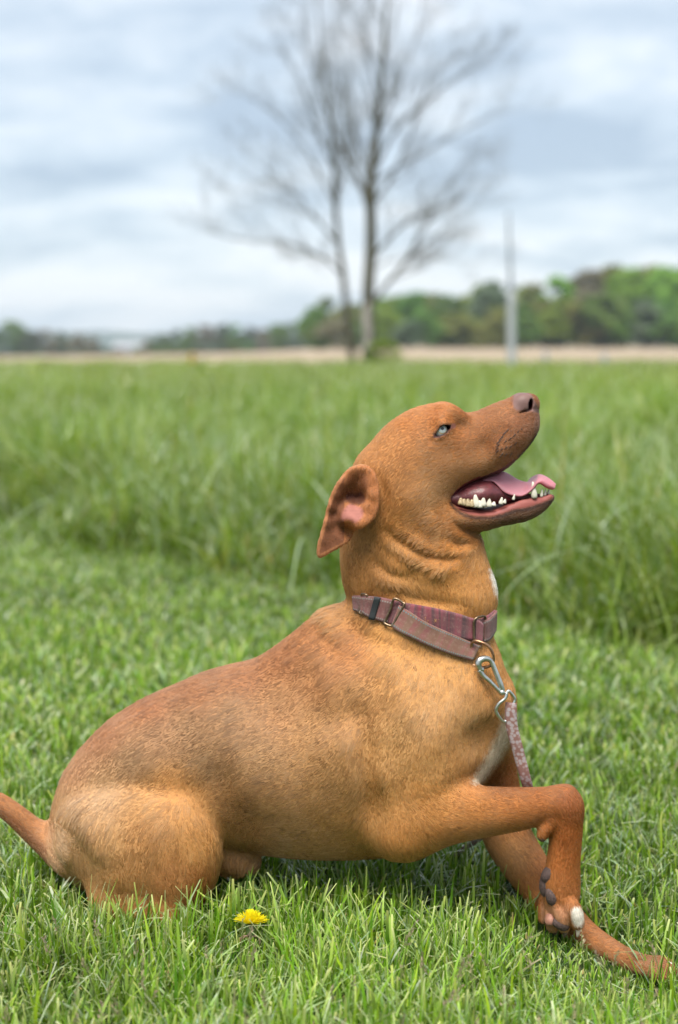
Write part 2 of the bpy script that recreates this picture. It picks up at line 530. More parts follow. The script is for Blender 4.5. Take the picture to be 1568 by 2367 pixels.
pale_bark = t.pbr(t.ramp(n1_, [(.3, (.17, .15, .13)), (.7, (.42, .39, .35))]), .9, 0, .2, t.bump(n1_, .6, .02))
def bare_tree(label, trunk, rt, limbs, seed, extra=0):
    B = Bare(seed)
    base = PT(*trunk[0])
    root = empty('bare_tree', tuple(base)); tag(root, label, 'tree')
    tp = catmull(np.array([PT(*q) for q in trunk]), 5)
    rd = np.interp(np.linspace(0, 1, len(tp)), np.linspace(0, 1, len(rt)), rt)
    trk = link('trunk', pymesh('trunk', *tube(tp, rd, 12, False)), dark_bark, root)
    # shoots that leave the trunk itself
    B.kids(tp, rd, 5.0, 1, .05, 9 + extra, .40)
    for pts, r0 in limbs:
        lp_ = catmull(np.array([PT(*q) for q in pts]), 4)
        lr = np.linspace(r0 * .80, r0 * .14, len(lp_))
        link('branch', pymesh('branch', *tube(lp_, lr, 8, False)), dark_bark, root)
        Ln = np.linalg.norm(np.diff(lp_, axis=0), axis=1).sum()
        B.kids(lp_, lr, Ln * .62, 1, .06, 11, .15)
    tw = link('twigs', pymesh('twigs', *join_vf(B.tw)), bark_m, root); tw['kind'] = 'stuff'
    return root, trk, tp, rd
# (u, v, depth offset) joints
bt, trk, tp_, rd_ = bare_tree('taller bare tree with a pale barkless patch low on its trunk',
    [(852,852,0),(853,790,0),(851,690,0),(858,560,.05),(858,430,0),(872,300,.1),(886,150,-.1),(893,10,0),(902,-140,.1)], [.24,.21,.19,.18,.165,.12,.085,.05,.02],
    [([(862,700,0),(900,650,.3),(940,600,.5),(985,520,.6),(1030,440,.4),(1075,370,.3)], .10), ([(866,590,0),(905,545,-.4),(950,505,-.7),(1010,480,-1.0),(1080,455,-1.2)], .075),
     ([(862,470,0),(905,410,.5),(950,310,.8),(985,210,1.0),(1010,110,1.2)], .075), ([(868,390,0),(915,300,-.6),(990,230,-1.1),(1070,170,-1.5),(1150,120,-1.7)], .065),
     ([(860,440,0),(835,360,.5),(815,260,.8),(805,150,1.0),(790,30,1.0)], .06), ([(873,310,0),(920,200,.2),(960,90,.3),(985,-30,.3)], .055),
     ([(858,622,0),(905,600,.3),(960,590,.6),(1040,600,1.2),(1120,605,1.6)], .035), ([(942,600,.5),(1010,540,.9),(1090,480,1.4),(1160,400,1.7)], .045), ([(880,240,0),(850,120,-.6),(830,0,-1.0)], .05),
     ([(864,420,0),(930,380,.9),(1020,330,1.8),(1110,280,2.4),(1180,250,2.8)], .06)], 5, 3)
# bare pale wood where the bark has gone
pt_ = [(846,812,-.19),(850,770,-.20),(846,730,-.195),(853,700,-.185)]
pp = catmull(np.array([PT(*q) for q in pt_]), 5)
sp = link('bare_patch', pymesh('bare_patch', *tube(pp, np.interp(np.linspace(0, 1, len(pp)), [0, .3, .7, 1], [.10, .14, .13, .05]), 10, True, (1, .5))), pale_bark, bt)
bare_tree('thinner bare tree with a leaning trunk, left of its taller twin',
    [(816,852,.8),(812,800,.8),(800,700,.8),(792,620,.8),(783,560,.8),(775,450,.8),(772,360,.8),(760,250,.8),(745,120,.8),(735,0,.8),(728,-60,.8)], [.135,.12,.108,.098,.09,.08,.07,.05,.035,.025,.01],
    [([(793,640,.8),(755,600,.9),(705,575,1.2),(650,558,1.4),(590,556,1.6),(520,545,1.8),(480,525,1.9)], .060), ([(785,570,.8),(745,520,.5),(690,455,.2),(630,400,0),(560,350,-.3)], .055),
     ([(778,480,.8),(738,400,1.2),(690,320,1.6),(620,250,2.0),(545,205,2.2)], .055), ([(773,390,.8),(735,300,.5),(700,200,.2),(660,120,0),(625,60,-.2)], .05),
     ([(776,460,.8),(800,380,.8),(800,260,.8),(790,140,.8),(780,20,.8)], .05), ([(788,600,.8),(730,590,0),(660,590,-.5)], .03), ([(765,280,.8),(720,150,1.1),(690,20,1.3)], .04),
     ([(784,560,.8),(720,500,1.6),(640,470,2.2),(550,440,2.7),(510,430,2.9)], .04)], 9, 1)

shr = empty('shrub', tuple(PT(893, 838, -1))); tag(shr, 'low green shrub at the foot of the taller bare tree', 'shrub')
me = crown_mesh(77, 1500, 22, .05); me.materials.append(LEAF['fresh'])
V_ = np.zeros(len(me.vertices) * 3, np.float32); me.vertices.foreach_get('co', V_); V_ = V_.reshape(-1, 3)
V_ *= np.array([1.75, 1.5, .95]); V_[:, 2] -= .22; me.vertices.foreach_set('co', V_.ravel())
o = bpy.data.objects.new('foliage', me); COL.objects.link(o); o.parent = shr
sv = [tube(catmull([(0, 0, -.3), (a * .3, b * .3, .1), (a * .5, b * .5, .5)], 3), np.linspace(.02, .006, 7), 5) for a, b in ((1, 0), (-1, .4), (.3, -1), (-.5, .9), (.7, .7))]
o = bpy.data.objects.new('stem', pymesh('stem', *join_vf(sv))); o.data.materials.append(bark_m); COL.objects.link(o); o.parent = shr

# pole: thick pale foot, thinner grey mast
def PP(u, v, D): return P(u, v, D - CAM_D)
pb = PP(1183, 858, 36); pole = empty('utility_pole', tuple(pb)); tag(pole, 'slim grey pole with a thicker pale lower half, right of the bare trees', 'pole')
pale = simple_mat('pale_grey_paint', (.36, .38, .39), .6, 0, 6, .08); greym = simple_mat('grey_mast', (.24, .27, .30), .55, .2, 6, .1)
a_, b_ = PP(1184, 880, 36), PP(1182, 662, 36)
link('post', pymesh('post', *tube(np.linspace(a_, b_, 8), np.linspace(0.112, .100, 8), 16)), pale, pole)
c_, d_ = PP(1182, 662, 36) + np.array([0, 0, .002]), PP(1176, 496, 36)
link('mast', pymesh('mast', *tube(np.linspace(c_, d_, 8), np.linspace(.052, .036, 8), 12)), greym, pole)
link('collar_ring', pymesh('collar_ring', *tube(np.array([b_ - [0, 0, .04], b_ + [0, 0, .03]]), .128, 16)), greym, pole)
link('cap', pymesh('cap', *tube(np.array([d_, d_ + [0, 0, .05], d_ + [0, 0, .09]]), [.045, .044, .015], 12)), greym, pole)
for i, (u, v, lab) in enumerate([(1262, 812, 'short grey stake at the edge of the bare field, right of the pole'), (1398, 816, 'second short grey stake at the field edge, farther right of the pole')]):
    s_ = empty('stake', tuple(PP(u, 845, 44))); tag(s_, lab, 'stake', 'grey stakes at the field edge')
    link('post', pymesh('post', *tube(np.array([PP(u, 850, 44), PP(u, v + 2, 44)]), [.07, .07], 8)), greym, s_)
    link('cap', pymesh('cap', *tube(np.array([PP(u, v + 2, 44), PP(u, v, 44)]), [.085, .03], 8)), pale, s_)
yel = simple_mat('yellow_blossom', (.62, .46, .03), .7, 0, 30, .2)
stemg = simple_mat('green_stem', (.12, .20, .05), .7, 0, 30, .2)
fs = empty('flower_stalk', tuple(PP(445, 850, 30))); tag(fs, 'lone yellow flowering stalk in the far tall grass, left of the bare trees', 'flower')
link('stem', pymesh('stem', *tube(np.array([PP(445, 880, 30), PP(446, 845, 30), PP(445, 818, 30)]), [.014, .012, .006], 6)), stemg, fs)
rq = np.random.default_rng(4); V_, F_ = [], []
for k in range(120):
    p_ = PP(445 + rq.normal(0, 3.2), rq.uniform(816, 838), 30) + np.array([0, rq.normal(0, .03), 0]); u_ = rq.normal(0, .018, 3); w_ = rq.normal(0, .018, 3)
    b = len(V_); V_ += [p_ - u_, p_ + w_, p_ + u_, p_ - w_]; F_.append((b, b + 1, b + 2, b + 3))
o = link('blossom', pymesh('blossom', V_, F_), yel, fs)
# ----------------------------------------------------------------------------
# the dog: one continuous skin grown from a smooth distance field
# ----------------------------------------------------------------------------
HV = 0.0020
BX0, BX1, BY0, BY1, BZ0, BZ1 = -0.64, 0.54, -0.27, 0.20, -0.05, 0.815
NB = 8
def _dim(a, b): return int(math.ceil((b - a) / HV / NB)) * NB
NX, NY, NZ = _dim(BX0, BX1), _dim(BY0, BY1), _dim(BZ0, BZ1)
GX = BX0 + HV * np.arange(NX); GZ = BZ0 + HV * np.arange(NZ)

def poly_sd(poly, px, pz):
    """Signed distance (positive inside) of points to a closed polygon."""
    d2 = np.full(px.shape, 1e9, np.float32)
    ins = np.zeros(px.shape, bool)
    n = len(poly)
    for i in range(n):
        ax, az = poly[i]; bx, bz = poly[(i + 1) % n]
        ex, ez = bx - ax, bz - az
        wx, wz = px - ax, pz - az
        t = np.clip((wx * ex + wz * ez) / (ex * ex + ez * ez + 1e-12), 0, 1)
        d2 = np.minimum(d2, (wx - t * ex) ** 2 + (wz - t * ez) ** 2)
        c = (az > pz) != (bz > pz)
        if abs(ez) > 1e-9:
            ins ^= c & (px < ax + ex * (pz - az) / ez)
    d = np.sqrt(d2)
    return np.where(ins, d, -d)

def blur2(a, r, it=2):
    k = 2 * r + 1
    for _ in range(it):
        for ax in (0, 1):
            p = np.pad(a, [(r + 1, r) if i == ax else (0, 0) for i in (0, 1)], mode='edge')
            c = np.cumsum(p, axis=ax, dtype=np.float64)
            hi = np.take(c, np.arange(k, p.shape[ax]), axis=ax); lo = np.take(c, np.arange(0, p.shape[ax] - k), axis=ax)
            a = ((hi - lo) / k).astype(np.float32)
    return a

def shepard(cp, px, pz, Y=0.0, e=0.012, pw=2.0):
    """Values given at picture points, spread smoothly over the plane."""
    cp = np.asarray(cp, float)
    q = PA(cp[:, :2], Y)
    val = cp[:, 2:]
    W = np.zeros(px.shape, np.float32); R = np.zeros(px.shape + (val.shape[1],), np.float32)
    for i in range(len(cp)):
        w = 1.0 / ((px - q[i, 0]) ** 2 + (pz - q[i, 1]) ** 2 + e * e) ** pw
        w = w.astype(np.float32)
        W += w
        R += w[..., None] * val[i].astype(np.float32)
    return R / W[..., None]

CG = 2                                                      # the outline maps are made at half the grid's fineness
def up2(a):
    a = np.repeat(np.repeat(a, CG, 0), CG, 1)[:NX, :NZ]
    return blur2(a, 1, 1)
cX, cZ = np.meshgrid(GX[::CG], GZ[::CG], indexing='ij')
cX += HV * (CG - 1) / 2; cZ += HV * (CG - 1) / 2

class Outline:
    """A closed profile with its own depth: half thickness b and rounding radius a vary over it."""
    def __init__(s, uv, ctrl, Y=0.0, p=2.0, n=5, yc=0.0, soft=2):
        s.poly = catmull(PA(uv, Y), n, True)
        s.d = up2(blur2(poly_sd(s.poly, cX, cZ).astype(np.float32), soft, 1) if soft else poly_sd(s.poly, cX, cZ).astype(np.float32))
        r = shepard(ctrl, cX, cZ, Y, 0.03)
        s.b, s.a = up2(r[..., 0]), up2(r[..., 1])
        s.yc = up2(r[..., 2]) if r.shape[-1] > 2 else np.full((NX, NZ), yc, np.float32)
        s.p = p
    def __call__(s, ix, iz, y):
        a = s.a[ix, iz]; b = s.b[ix, iz]
        q = np.maximum(1 - s.d[ix, iz] / a, 0)
        w = np.abs(y - s.yc[ix, iz]) / b
        if s.p == 2.0:
            g = np.sqrt(q * q + w * w)
        else:
            g = (q ** s.p + w ** s.p) ** (1 / s.p)
        return (g - 1) * np.minimum(a, b)

def chain(pts, n=6):
    """(u, v, Y, r) joints -> a smooth list of balls in space."""
    w = np.array([[*P(u, v, Y), r] for u, v, Y, r in pts])
    return catmull(w, n)

def chain_sd(c, x, y, z):
    d = np.full(x.shape, 1e3, np.float32)
    for i in range(len(c) - 1):
        A, B = c[i], c[i + 1]
        e = B[:3] - A[:3]
        L = float(e @ e) + 1e-12
        t = np.clip(((x - A[0]) * e[0] + (y - A[1]) * e[1] + (z - A[2]) * e[2]) / L, 0, 1)
        dd = np.sqrt((x - A[0] - t * e[0]) ** 2 + (y - A[1] - t * e[1]) ** 2 + (z - A[2] - t * e[2]) ** 2) - (A[3] + t * (B[3] - A[3]))
        d = np.minimum(d, dd)
    return d

def ell_sd(c, r, x, y, z, rot=0.0):
    dx, dy, dz = x - c[0], y - c[1], z - c[2]
    if rot:
        ca, sa = math.cos(rot), math.sin(rot)
        dx, dz = ca * dx + sa * dz, -sa * dx + ca * dz
    k = np.sqrt((dx / r[0]) ** 2 + (dy / r[1]) ** 2 + (dz / r[2]) ** 2)
    return (k - 1) * min(r)

def smin(a, b, k):
    h = np.maximum(k - np.abs(a - b), 0) / k
    return np.minimum(a, b) - h * h * k * 0.25
def smax(a, b, k): return -smin(-a, -b, k)

TRUNK = [(118,1900),(122,1860),(137,1812),(155,1775),(190,1725),(240,1675),(290,1640),(350,1608),(420,1578),(480,1553),(540,1537),(590,1524),
 (640,1492),(690,1453),(722,1426),(745,1407),(775,1398),(800,1392),(806,1384),(800,1372),(792,1345),(787,1300),(787,1260),(795,1200),(805,1120),(823,1061),
 (855,1025),(896,980),(945,948),(985,935),(1013,931),(1038,934),(1054,944),(1070,953),(1095,953),(1123,941),(1151,929),(1180,919),
 (1196,909),(1214,906),(1228,913),(1237,928),(1244,946),(1248,966),(1247,988),(1238,1010),(1224,1030),(1200,1056),(1175,1080),
 (1159,1090),(1131,1100),(1099,1112),(1070,1127),(1053,1141),(1046,1153),(1049,1168),(1062,1190),(1085,1213),(1108,1230),(1117,1248),(1121,1270),
 (1131,1304),(1141,1330),(1150,1362),(1150,1393),(1143,1420),(1139,1450),(1140,1470),(1149,1492),(1159,1521),(1170,1551),(1183,1573),
 (1191,1597),(1194,1630),(1192,1670),(1178,1712),(1150,1762),(1112,1815),(1050,1880),(980,1935),(900,1966),(850,1972),(780,1975),(700,1973),
 (620,1966),(560,1957),(515,1958),(470,2030),(400,2080),(300,2085),(232,2066),(170,2027),(137,1996),(122,1950)]
#            u    v     b     a
TRUNK_C = [(150,1900,.075,.070),(230,1780,.085,.085),(300,1820,.098,.105),(450,1780,.112,.125),(400,2000,.095,.10),(650,1750,.130,.135),(800,1700,.136,.14),
 (780,1560,.118,.125),(700,1520,.085,.10),(760,1440,.066,.08),(930,1650,.130,.125),(850,1880,.118,.125),(1060,1580,.108,.105),(1040,1750,.100,.10),(1150,1660,.070,.075),(1130,1520,.078,.08),
 (970,1430,.086,.105),(860,1420,.074,.095),(1090,1420,.080,.10),(960,1300,.080,.10),(840,1280,.072,.09),(1080,1290,.070,.085),
 (960,1160,.079,.085),(870,1120,.072,.08),(1040,1180,.066,.05),(950,1030,.073,.075),(900,1060,.073,.075),(1010,985,.060,.055),(1030,1060,.061,.055),(1080,1010,.047,.042),
 (1090,1080,.050,.030),(1140,1050,.046,.034),(1140,980,.040,.034),(1190,1010,.042,.036),(1190,940,.031,.028),(1230,940,.024,.022),(1228,985,.033,.028),(1195,1050,.036,.022)]
T = Outline(TRUNK, TRUNK_C, 0.0, 2.15)

JAW = [(1010,1135),(1035,1143),(1052,1153),(1075,1158),(1106,1162),(1133,1161),(1153,1156),(1173,1149),(1194,1142),(1230,1138),(1246,1140),(1260,1136),(1272,1129),(1280,1134),
 (1281,1147),(1277,1157),(1264,1173),(1244,1189),(1214,1203),(1183,1209),(1153,1215),(1120,1224),(1080,1228),(1030,1220),(1000,1180)]
JAW_C = [(1020,1180,.064,.04),(1070,1190,.058,.034),(1120,1195,.048,.028),(1180,1180,.038,.022),(1230,1168,.030,.018),(1268,1150,.020,.013)]
J = Outline(JAW, JAW_C, 0.0, 2.6, soft=1)

THIGH = [(128,1985),(121,1935),(130,1885),(170,1850),(230,1828),(300,1815),(360,1811),(410,1815),(450,1833),(488,1878),(510,1928),(515,1978),(504,2028),(474,2078),
 (424,2114),(380,2118),(310,2098),(232,2070),(170,2032)]
THIGH_C = [(150,1950,.058,.085,-.060),(260,1900,.070,.095,-.080),(400,1890,.066,.095,-.090),(470,2000,.060,.085,-.094),(330,2040,.066,.095,-.086)]
TH = Outline(THIGH, THIGH_C, -0.085, 2.05)
TH2 = Outline(THIGH, [(u, v, b, a, -y) for u, v, b, a, y in THIGH_C], 0.0, 2.2)

near_upper = chain([(905,1560,-.066,.045),(950,1660,-.080,.058),(975,1760,-.088,.060),(960,1850,-.094,.054),(938,1915,-.102,.043)])
near_fore = chain([(938,1913,-.102,.041),(985,1896,-.106,.0445),(1045,1880,-.110,.0430),(1120,1875,-.112,.0355),(1200,1868,-.112,.0300),(1260,1859,-.112,.0246),
                   (1300,1862,-.112,.0272),(1306,1905,-.112,.0240),(1305,1950,-.112,.0222),(1300,1995,-.112,.0228),(1297,2038,-.112,.0256),(1299,2082,-.112,.0245),(1305,2112,-.112,.0185)])
far_fore = chain([(1080,1620,.050,.05),(1120,1700,.058,.048),(1148,1790,.050,.033),(1160,1870,.040,.036),(1168,1920,.030,.0375),(1196,1972,.012,.0365),(1240,2036,-.016,.0325),(1287,2098,-.046,.028),
                  (1350,2158,-.090,.0215),(1410,2195,-.130,.0165),(1460,2222,-.160,.0155),(1502,2234,-.185,.0145),(1535,2240,-.200,.0110)])
tail_c = chain([(200,1965,.0,.040),(150,1962,.0,.031),(110,1946,.0,.0225),(70,1914,.0,.0188),(30,1880,.0,.0165),(-10,1852,.004,.0148),(-60,1832,.010,.012),(-120,1826,.018,.009),(-190,1840,.028,.005)])
foot_n = chain([(250,2085,-.10,.024),(340,2112,-.12,.020),(400,2120,-.125,.015)])
foot_f = chain([(250,2085,.10,.024),(380,2098,.125,.022),(470,2100,.135,.018)])
sheath = chain([(470,1960,-.03,.03),(530,1985,-.03,.026),(566,1990,-.03,.020),(588,1993,-.03,.011)])

# toes of the lifted paw (near) and of the planted one
near_toes = [chain([(1304,2072,-.124,.013),(1326,2104,-.134,.0125),(1335,2132,-.135,.0105)], 3),
             chain([(1292,2082,-.122,.012),(1301,2114,-.130,.0118),(1304,2140,-.128,.0095)], 3),
             chain([(1284,2080,-.104,.012),(1278,2114,-.110,.0120),(1278,2140,-.108,.0095)], 3),
             chain([(1280,2075,-.093,.011),(1262,2098,-.090,.0110),(1258,2120,-.090,.009)], 3)]
far_toes = [chain([(1484,2226,-.178,.0075),(1522,2223,-.180,.0088),(1546,2229,-.185,.0074),(1555,2237,-.187,.005)], 3),
            chain([(1486,2233,-.195,.0075),(1528,2235,-.204,.0092),(1553,2244,-.209,.0076),(1562,2252,-.211,.005)], 3),
            chain([(1480,2240,-.206,.0075),(1512,2248,-.224,.0090),(1537,2257,-.231,.0074),(1546,2265,-.232,.005)], 3)]
EXTRA = [chain([(1060,1918,-.112,.010),(1150,1908,-.113,.0095),(1240,1890,-.113,.0085),(1264,1890,-.113,.0075)], 4),       # tendon under the forearm
         chain([(1312,1838,-.113,.0135),(1324,1862,-.113,.0135),(1325,1905,-.113,.0105),(1322,1980,-.114,.0100),(1320,2060,-.116,.0100)], 4),   # wrist bones and the ridge of the foot
         chain([(915,1945,-.104,.019),(908,1962,-.104,.0105)], 3),
         chain([(1000,1858,-.126,.018),(1080,1862,-.124,.016),(1160,1862,-.120,.012)], 4)]
dew_n = chain([(1275,1895,-.122,.012),(1262,1915,-.124,.0105),(1255,1928,-.125,.0085)], 3)

# near ear, folded back so that its inside shows; a sheet whose front runs along this relief
EAR = [(812,1080),(830,1075),(850,1076),(865,1088),(874,1110),(878,1136),(877,1166),(869,1192),(852,1209),(838,1219),(824,1226),(812,1250),(797,1260),(771,1274),
 (744,1288),(735,1288),(731,1276),(734,1254),(747,1206),(756,1169),(767,1136),(782,1110),(797,1092)]
#  front depth (y), thickness
EAR_C = [(850,1082,-.083,.020),(868,1110,-.086,.016),(872,1150,-.090,.016),(864,1185,-.093,.014),(848,1200,-.097,.014),(830,1085,-.080,.020),(806,1092,-.080,.014),
 (846,1120,-.088,.012),(852,1145,-.094,.014),(845,1165,-.094,.014),
 (826,1118,-.074,.010),(818,1132,-.068,.008),(838,1150,-.066,.008),(826,1158,-.060,.006),(806,1148,-.066,.006),
 (812,1172,-.086,.012),(830,1180,-.088,.012),(800,1185,-.090,.012),(790,1195,-.090,.010),(797,1208,-.094,.010),(815,1198,-.098,.012),(836,1205,-.100,.014),(822,1218,-.100,.010),(808,1205,-.088,.008),
 (788,1166,-.072,.007),(779,1190,-.072,.006),(784,1212,-.074,.006),(800,1220,-.066,.006),(810,1230,-.062,.006),(818,1238,-.066,.008),
 (775,1140,-.086,.0065),(764,1170,-.089,.0065),(756,1205,-.090,.0065),(745,1245,-.090,.006),(738,1280,-.090,.006),(770,1240,-.084,.006),(790,1250,-.082,.006),(765,1268,-.086,.006),
 (786,1115,-.086,.008),(798,1118,-.083,.009),(792,1135,-.080,.008)]
_ep = catmull(PA(EAR, -.08), 5, True)
_ed = up2(poly_sd(_ep, cX, cZ).astype(np.float32))
_er = shepard(EAR_C, cX, cZ, -.08, 0.0035, 2.2)
_ey, _et = up2(blur2(_er[..., 0], 1, 1)), up2(_er[..., 1])
def ear_sd(ix, iz, y):
    d = _ed[ix, iz]; t = _et[ix, iz]
    edge = np.maximum(0.004 - d, 0)                        # rounded rim
    mid = _ey[ix, iz] + t * 0.5
    w = np.maximum(np.abs(y - mid) - t * 0.5 + 0.003, 0)
    return np.sqrt(edge ** 2 + w ** 2) - 0.0035

# the lids' opening, mouth, nostril
EYE = P(1020, 997, -.058)
LIDS = [(1003,1009),(1009,1000),(1015,991),(1022,984),(1030,982),(1039,984),(1046,983),(1042,988),(1035,995),(1027,1002),(1016,1007)]
_ld = up2(poly_sd(catmull(PA(LIDS, -.055), 4, True), cX, cZ).astype(np.float32))

GROOVES = []   # polyline (uv), depth, width, Y of plane
def groove(uv, depth, width, Y=-.07):
    p = catmull(PA(uv, Y), 5)
    GROOVES.append((p, depth, width))
groove([(838,1640),(845,1700),(850,1770),(860,1850),(876,1935)], .011, .013)
groove([(1010,1800),(1060,1785),(1110,1770)], .006, .012)
groove([(1050,1178),(1062,1205),(1085,1225),(1112,1236)], .006, .007)
groove([(890,1225),(930,1255),(985,1285),(1030,1296),(1060,1288)], .0055, .007)
groove([(870,1300),(900,1325),(950,1335)], .004, .007)
groove([(1030,1245),(1060,1262),(1100,1258)], .004, .006)
groove([(920,1375),(1000,1390),(1080,1400)], .003, .008)
groove([(790,1440),(850,1480),(920,1500),(1000,1520)], .005, .012)
groove([(1168,968),(1180,958),(1196,950)], .0018, .0025, -.03)
groove([(880,1100),(890,1150),(880,1200)], .003, .006)
groove([(1040,985),(1052,985),(1060,978)], .0012, .003, -.05)
groove([(1003,1009),(992,1020),(985,1032)], .0016, .0035, -.06)
groove([(1250,1885),(1268,1892),(1285,1888)], .004, .005, -.11)
groove([(1000,1560),(960,1640),(900,1720)], .004, .02)
_gm = np.zeros(cX.shape, np.float32)
for p_, dep_, wid_ in GROOVES:
    d_ = np.full(cX.shape, 9.0)
    taper = np.ones(cX.shape)
    for i in range(len(p_) - 1):
        A, B = p_[i], p_[i + 1]; e_ = B - A
        t_ = np.clip(((cX - A[0]) * e_[0] + (cZ - A[1]) * e_[1]) / (e_ @ e_ + 1e-12), 0, 1)
        dd = np.hypot(cX - A[0] - t_ * e_[0], cZ - A[1] - t_ * e_[1])
        s_ = (i + t_) / (len(p_) - 1)
        taper = np.where(dd < d_, np.sin(np.pi * (0.08 + 0.84 * s_)), taper)
        d_ = np.minimum(d_, dd)
    _gm += dep_ * taper * (np.exp(-(d_ / wid_) ** 2) - 0.45 * np.exp(-((d_ - 1.9 * wid_) / (1.1 * wid_)) ** 2))
_gm = up2(_gm.astype(np.float32))
# soft muscle and skin relief (u, v, height, spread)
BUMPS = [(1028,972,.006,.014),(880,1760,.006,.03),(930,1560,.005,.03),(700,1640,.003,.03),(640,1800,.003,.04),(480,1800,-.005,.04),(790,1860,.004,.03),(1130,1640,.004,.025),(1165,1045,.003,.016),(1120,1030,-.002,.012),(1200,980,.002,.012),(950,1150,.005,.035),(1000,1080,.003,.03),(1035,1015,.002,.012),(1190,1010,.004,.022),(1075,985,-.004,.02),(930,1000,-.002,.03),
         (960,1600,.006,.04),(1040,1640,.008,.04),(880,1620,-.004,.03),(620,1640,-.004,.05),(720,1750,.004,.06),(1110,1560,.006,.03),(1000,1455,-.004,.02),
         (560,1880,-.008,.04),(330,1740,.004,.04),(1080,1690,-.003,.03),(1000,1210,.004,.02),(960,1270,.004,.018),(1010,1320,.005,.02),(880,1340,.003,.02),(1190,975,.001,.01)]
_bm = np.zeros(cX.shape, np.float32)
for u_, v_, h_, s_ in BUMPS:
    q_ = P(u_, v_, -.06)
    _bm += 1.3 * h_ * np.exp(-((cX - q_[0]) ** 2 + (cZ - q_[2]) ** 2) / (s_ * s_))
# faint lumps of loose skin
for _k in range(60):
    a_, b_ = RNG.uniform(BX0, BX1), RNG.uniform(BZ0, BZ1)
    s_ = RNG.uniform(.018, .04)
    _bm += RNG.uniform(-.0014, .0014) * np.exp(-((cX - a_) ** 2 + (cZ - b_) ** 2) / (s_ * s_))
_bm = up2(_bm.astype(np.float32))

def near_mask(c, pad, x, y, z):
    lo = (c[:, :3] - c[:, 3:]).min(0) - pad; hi = (c[:, :3] + c[:, 3:]).max(0) + pad
    return (x > lo[0]) & (x < hi[0]) & (y > lo[1]) & (y < hi[1]) & (z > lo[2]) & (z < hi[2])

_g = PA([(1020,1135),(1052,1150),(1075,1157),(1106,1161),(1133,1160),(1153,1155),(1173,1148),(1194,1141),(1230,1137),(1246,1140),(1260,1136),(1272,1130),(1290,1126)], 0.0)
GUM = _g[np.argsort(_g[:, 0])]
NOS = P(1226, 934, -.020)
def field(ix, iz, y):
    x = (BX0 + HV * ix).astype(np.float32); z = (BZ0 + HV * iz).astype(np.float32)
    side = np.clip((np.abs(y) - 0.015) / 0.03, 0, 1)
    f = T(ix, iz, y) + (_gm[ix, iz] - _bm[ix, iz]) * side
    j = J(ix, iz, y)
    # trough of the lower jaw
    jb = J.b[ix, iz]
    tr = np.maximum(np.abs(y) - (jb - 0.009), (np.interp(x, GUM[:, 0], GUM[:, 1]) - 0.009 - z).astype(np.float32))
    j = smax(j, -tr, 0.004)
    f = smin(f, j, 0.008)
    f = smin(f, TH(ix, iz, y), 0.010)
    f = smin(f, TH2(ix, iz, y), 0.010)
    def add(c, k, pad=0.03):
        nonlocal f
        m = near_mask(c, pad, x, y, z)
        if m.any():
            f[m] = smin(f[m], chain_sd(c, x[m], y[m], z[m]), k)
    add(near_upper, 0.05, 0.06)
    add(np.concatenate([near_upper[:, :1], -near_upper[:, 1:2], near_upper[:, 2:]], 1)[:14], 0.05, 0.06)
    add(near_fore, 0.022)
    add(far_fore, 0.03)
    for c in EXTRA: add(c, 0.012)
    add(tail_c, 0.025); add(foot_n, 0.03); add(foot_f, 0.03); add(sheath, 0.012)
    for c in near_toes: add(c, 0.003)
    for c in far_toes: add(c, 0.003)
    add(dew_n, 0.008)
    # brows, nose wings
    for sgn in (-1, 1):
        for (u, v, yy, rx, ry, rz, rot, k) in ((1046,952,.030,.020,.014,.010,-.5,.014),(1206,930,.0165,.0165,.0125,.0135,.25,.006),(1230,930,.010,.010,.011,.013,.3,.005)):
            c = P(u, v, 0)
            m = (np.abs(x - c[0]) < .06) & (np.abs(z - c[2]) < .06)
            f[m] = smin(f[m], ell_sd((c[0], sgn * yy, c[2]), (rx, ry, rz), x[m], y[m], z[m], rot), k)
        # lids and socket
        m = (np.abs(x - EYE[0]) < .05) & (np.abs(z - EYE[2]) < .05) & (y * sgn > 0)
        if m.any():
            ld = _ld[ix[m], iz[m]]
            rim = 0.0022 * np.exp(-((ld + 0.0022) / 0.0028) ** 2)
            fm = f[m] - rim
            f[m] = smax(fm, np.minimum(ld, 0.02), 0.002)
        # nostril
        m = (np.abs(x - NOS[0]) < .03) & (np.abs(z - NOS[2]) < .03)
        if m.any():
            n1_ = ell_sd((NOS[0], sgn * -NOS[1], NOS[2]), (.0034, .011, .0080), x[m], y[m], z[m], -.18)
            c2 = P(1209, 948, 0)
            n2_ = ell_sd((c2[0], sgn * .024, c2[2]), (.0110, .012, .0016), x[m], y[m], z[m], .25)
            f[m] = smax(f[m], -smin(n1_, n2_, .002), 0.002)
        # ear
        m = (x < 0.135) & (z > 0.5) & (y * sgn > 0.02)
        if m.any():
            jx = np.clip(ix[m] - (0 if sgn < 0 else int(.045 / HV)), 0, NX - 1)
            f[m] = smin(f[m], ear_sd(jx, iz[m], -np.abs(y[m])), 0.004)
    return f

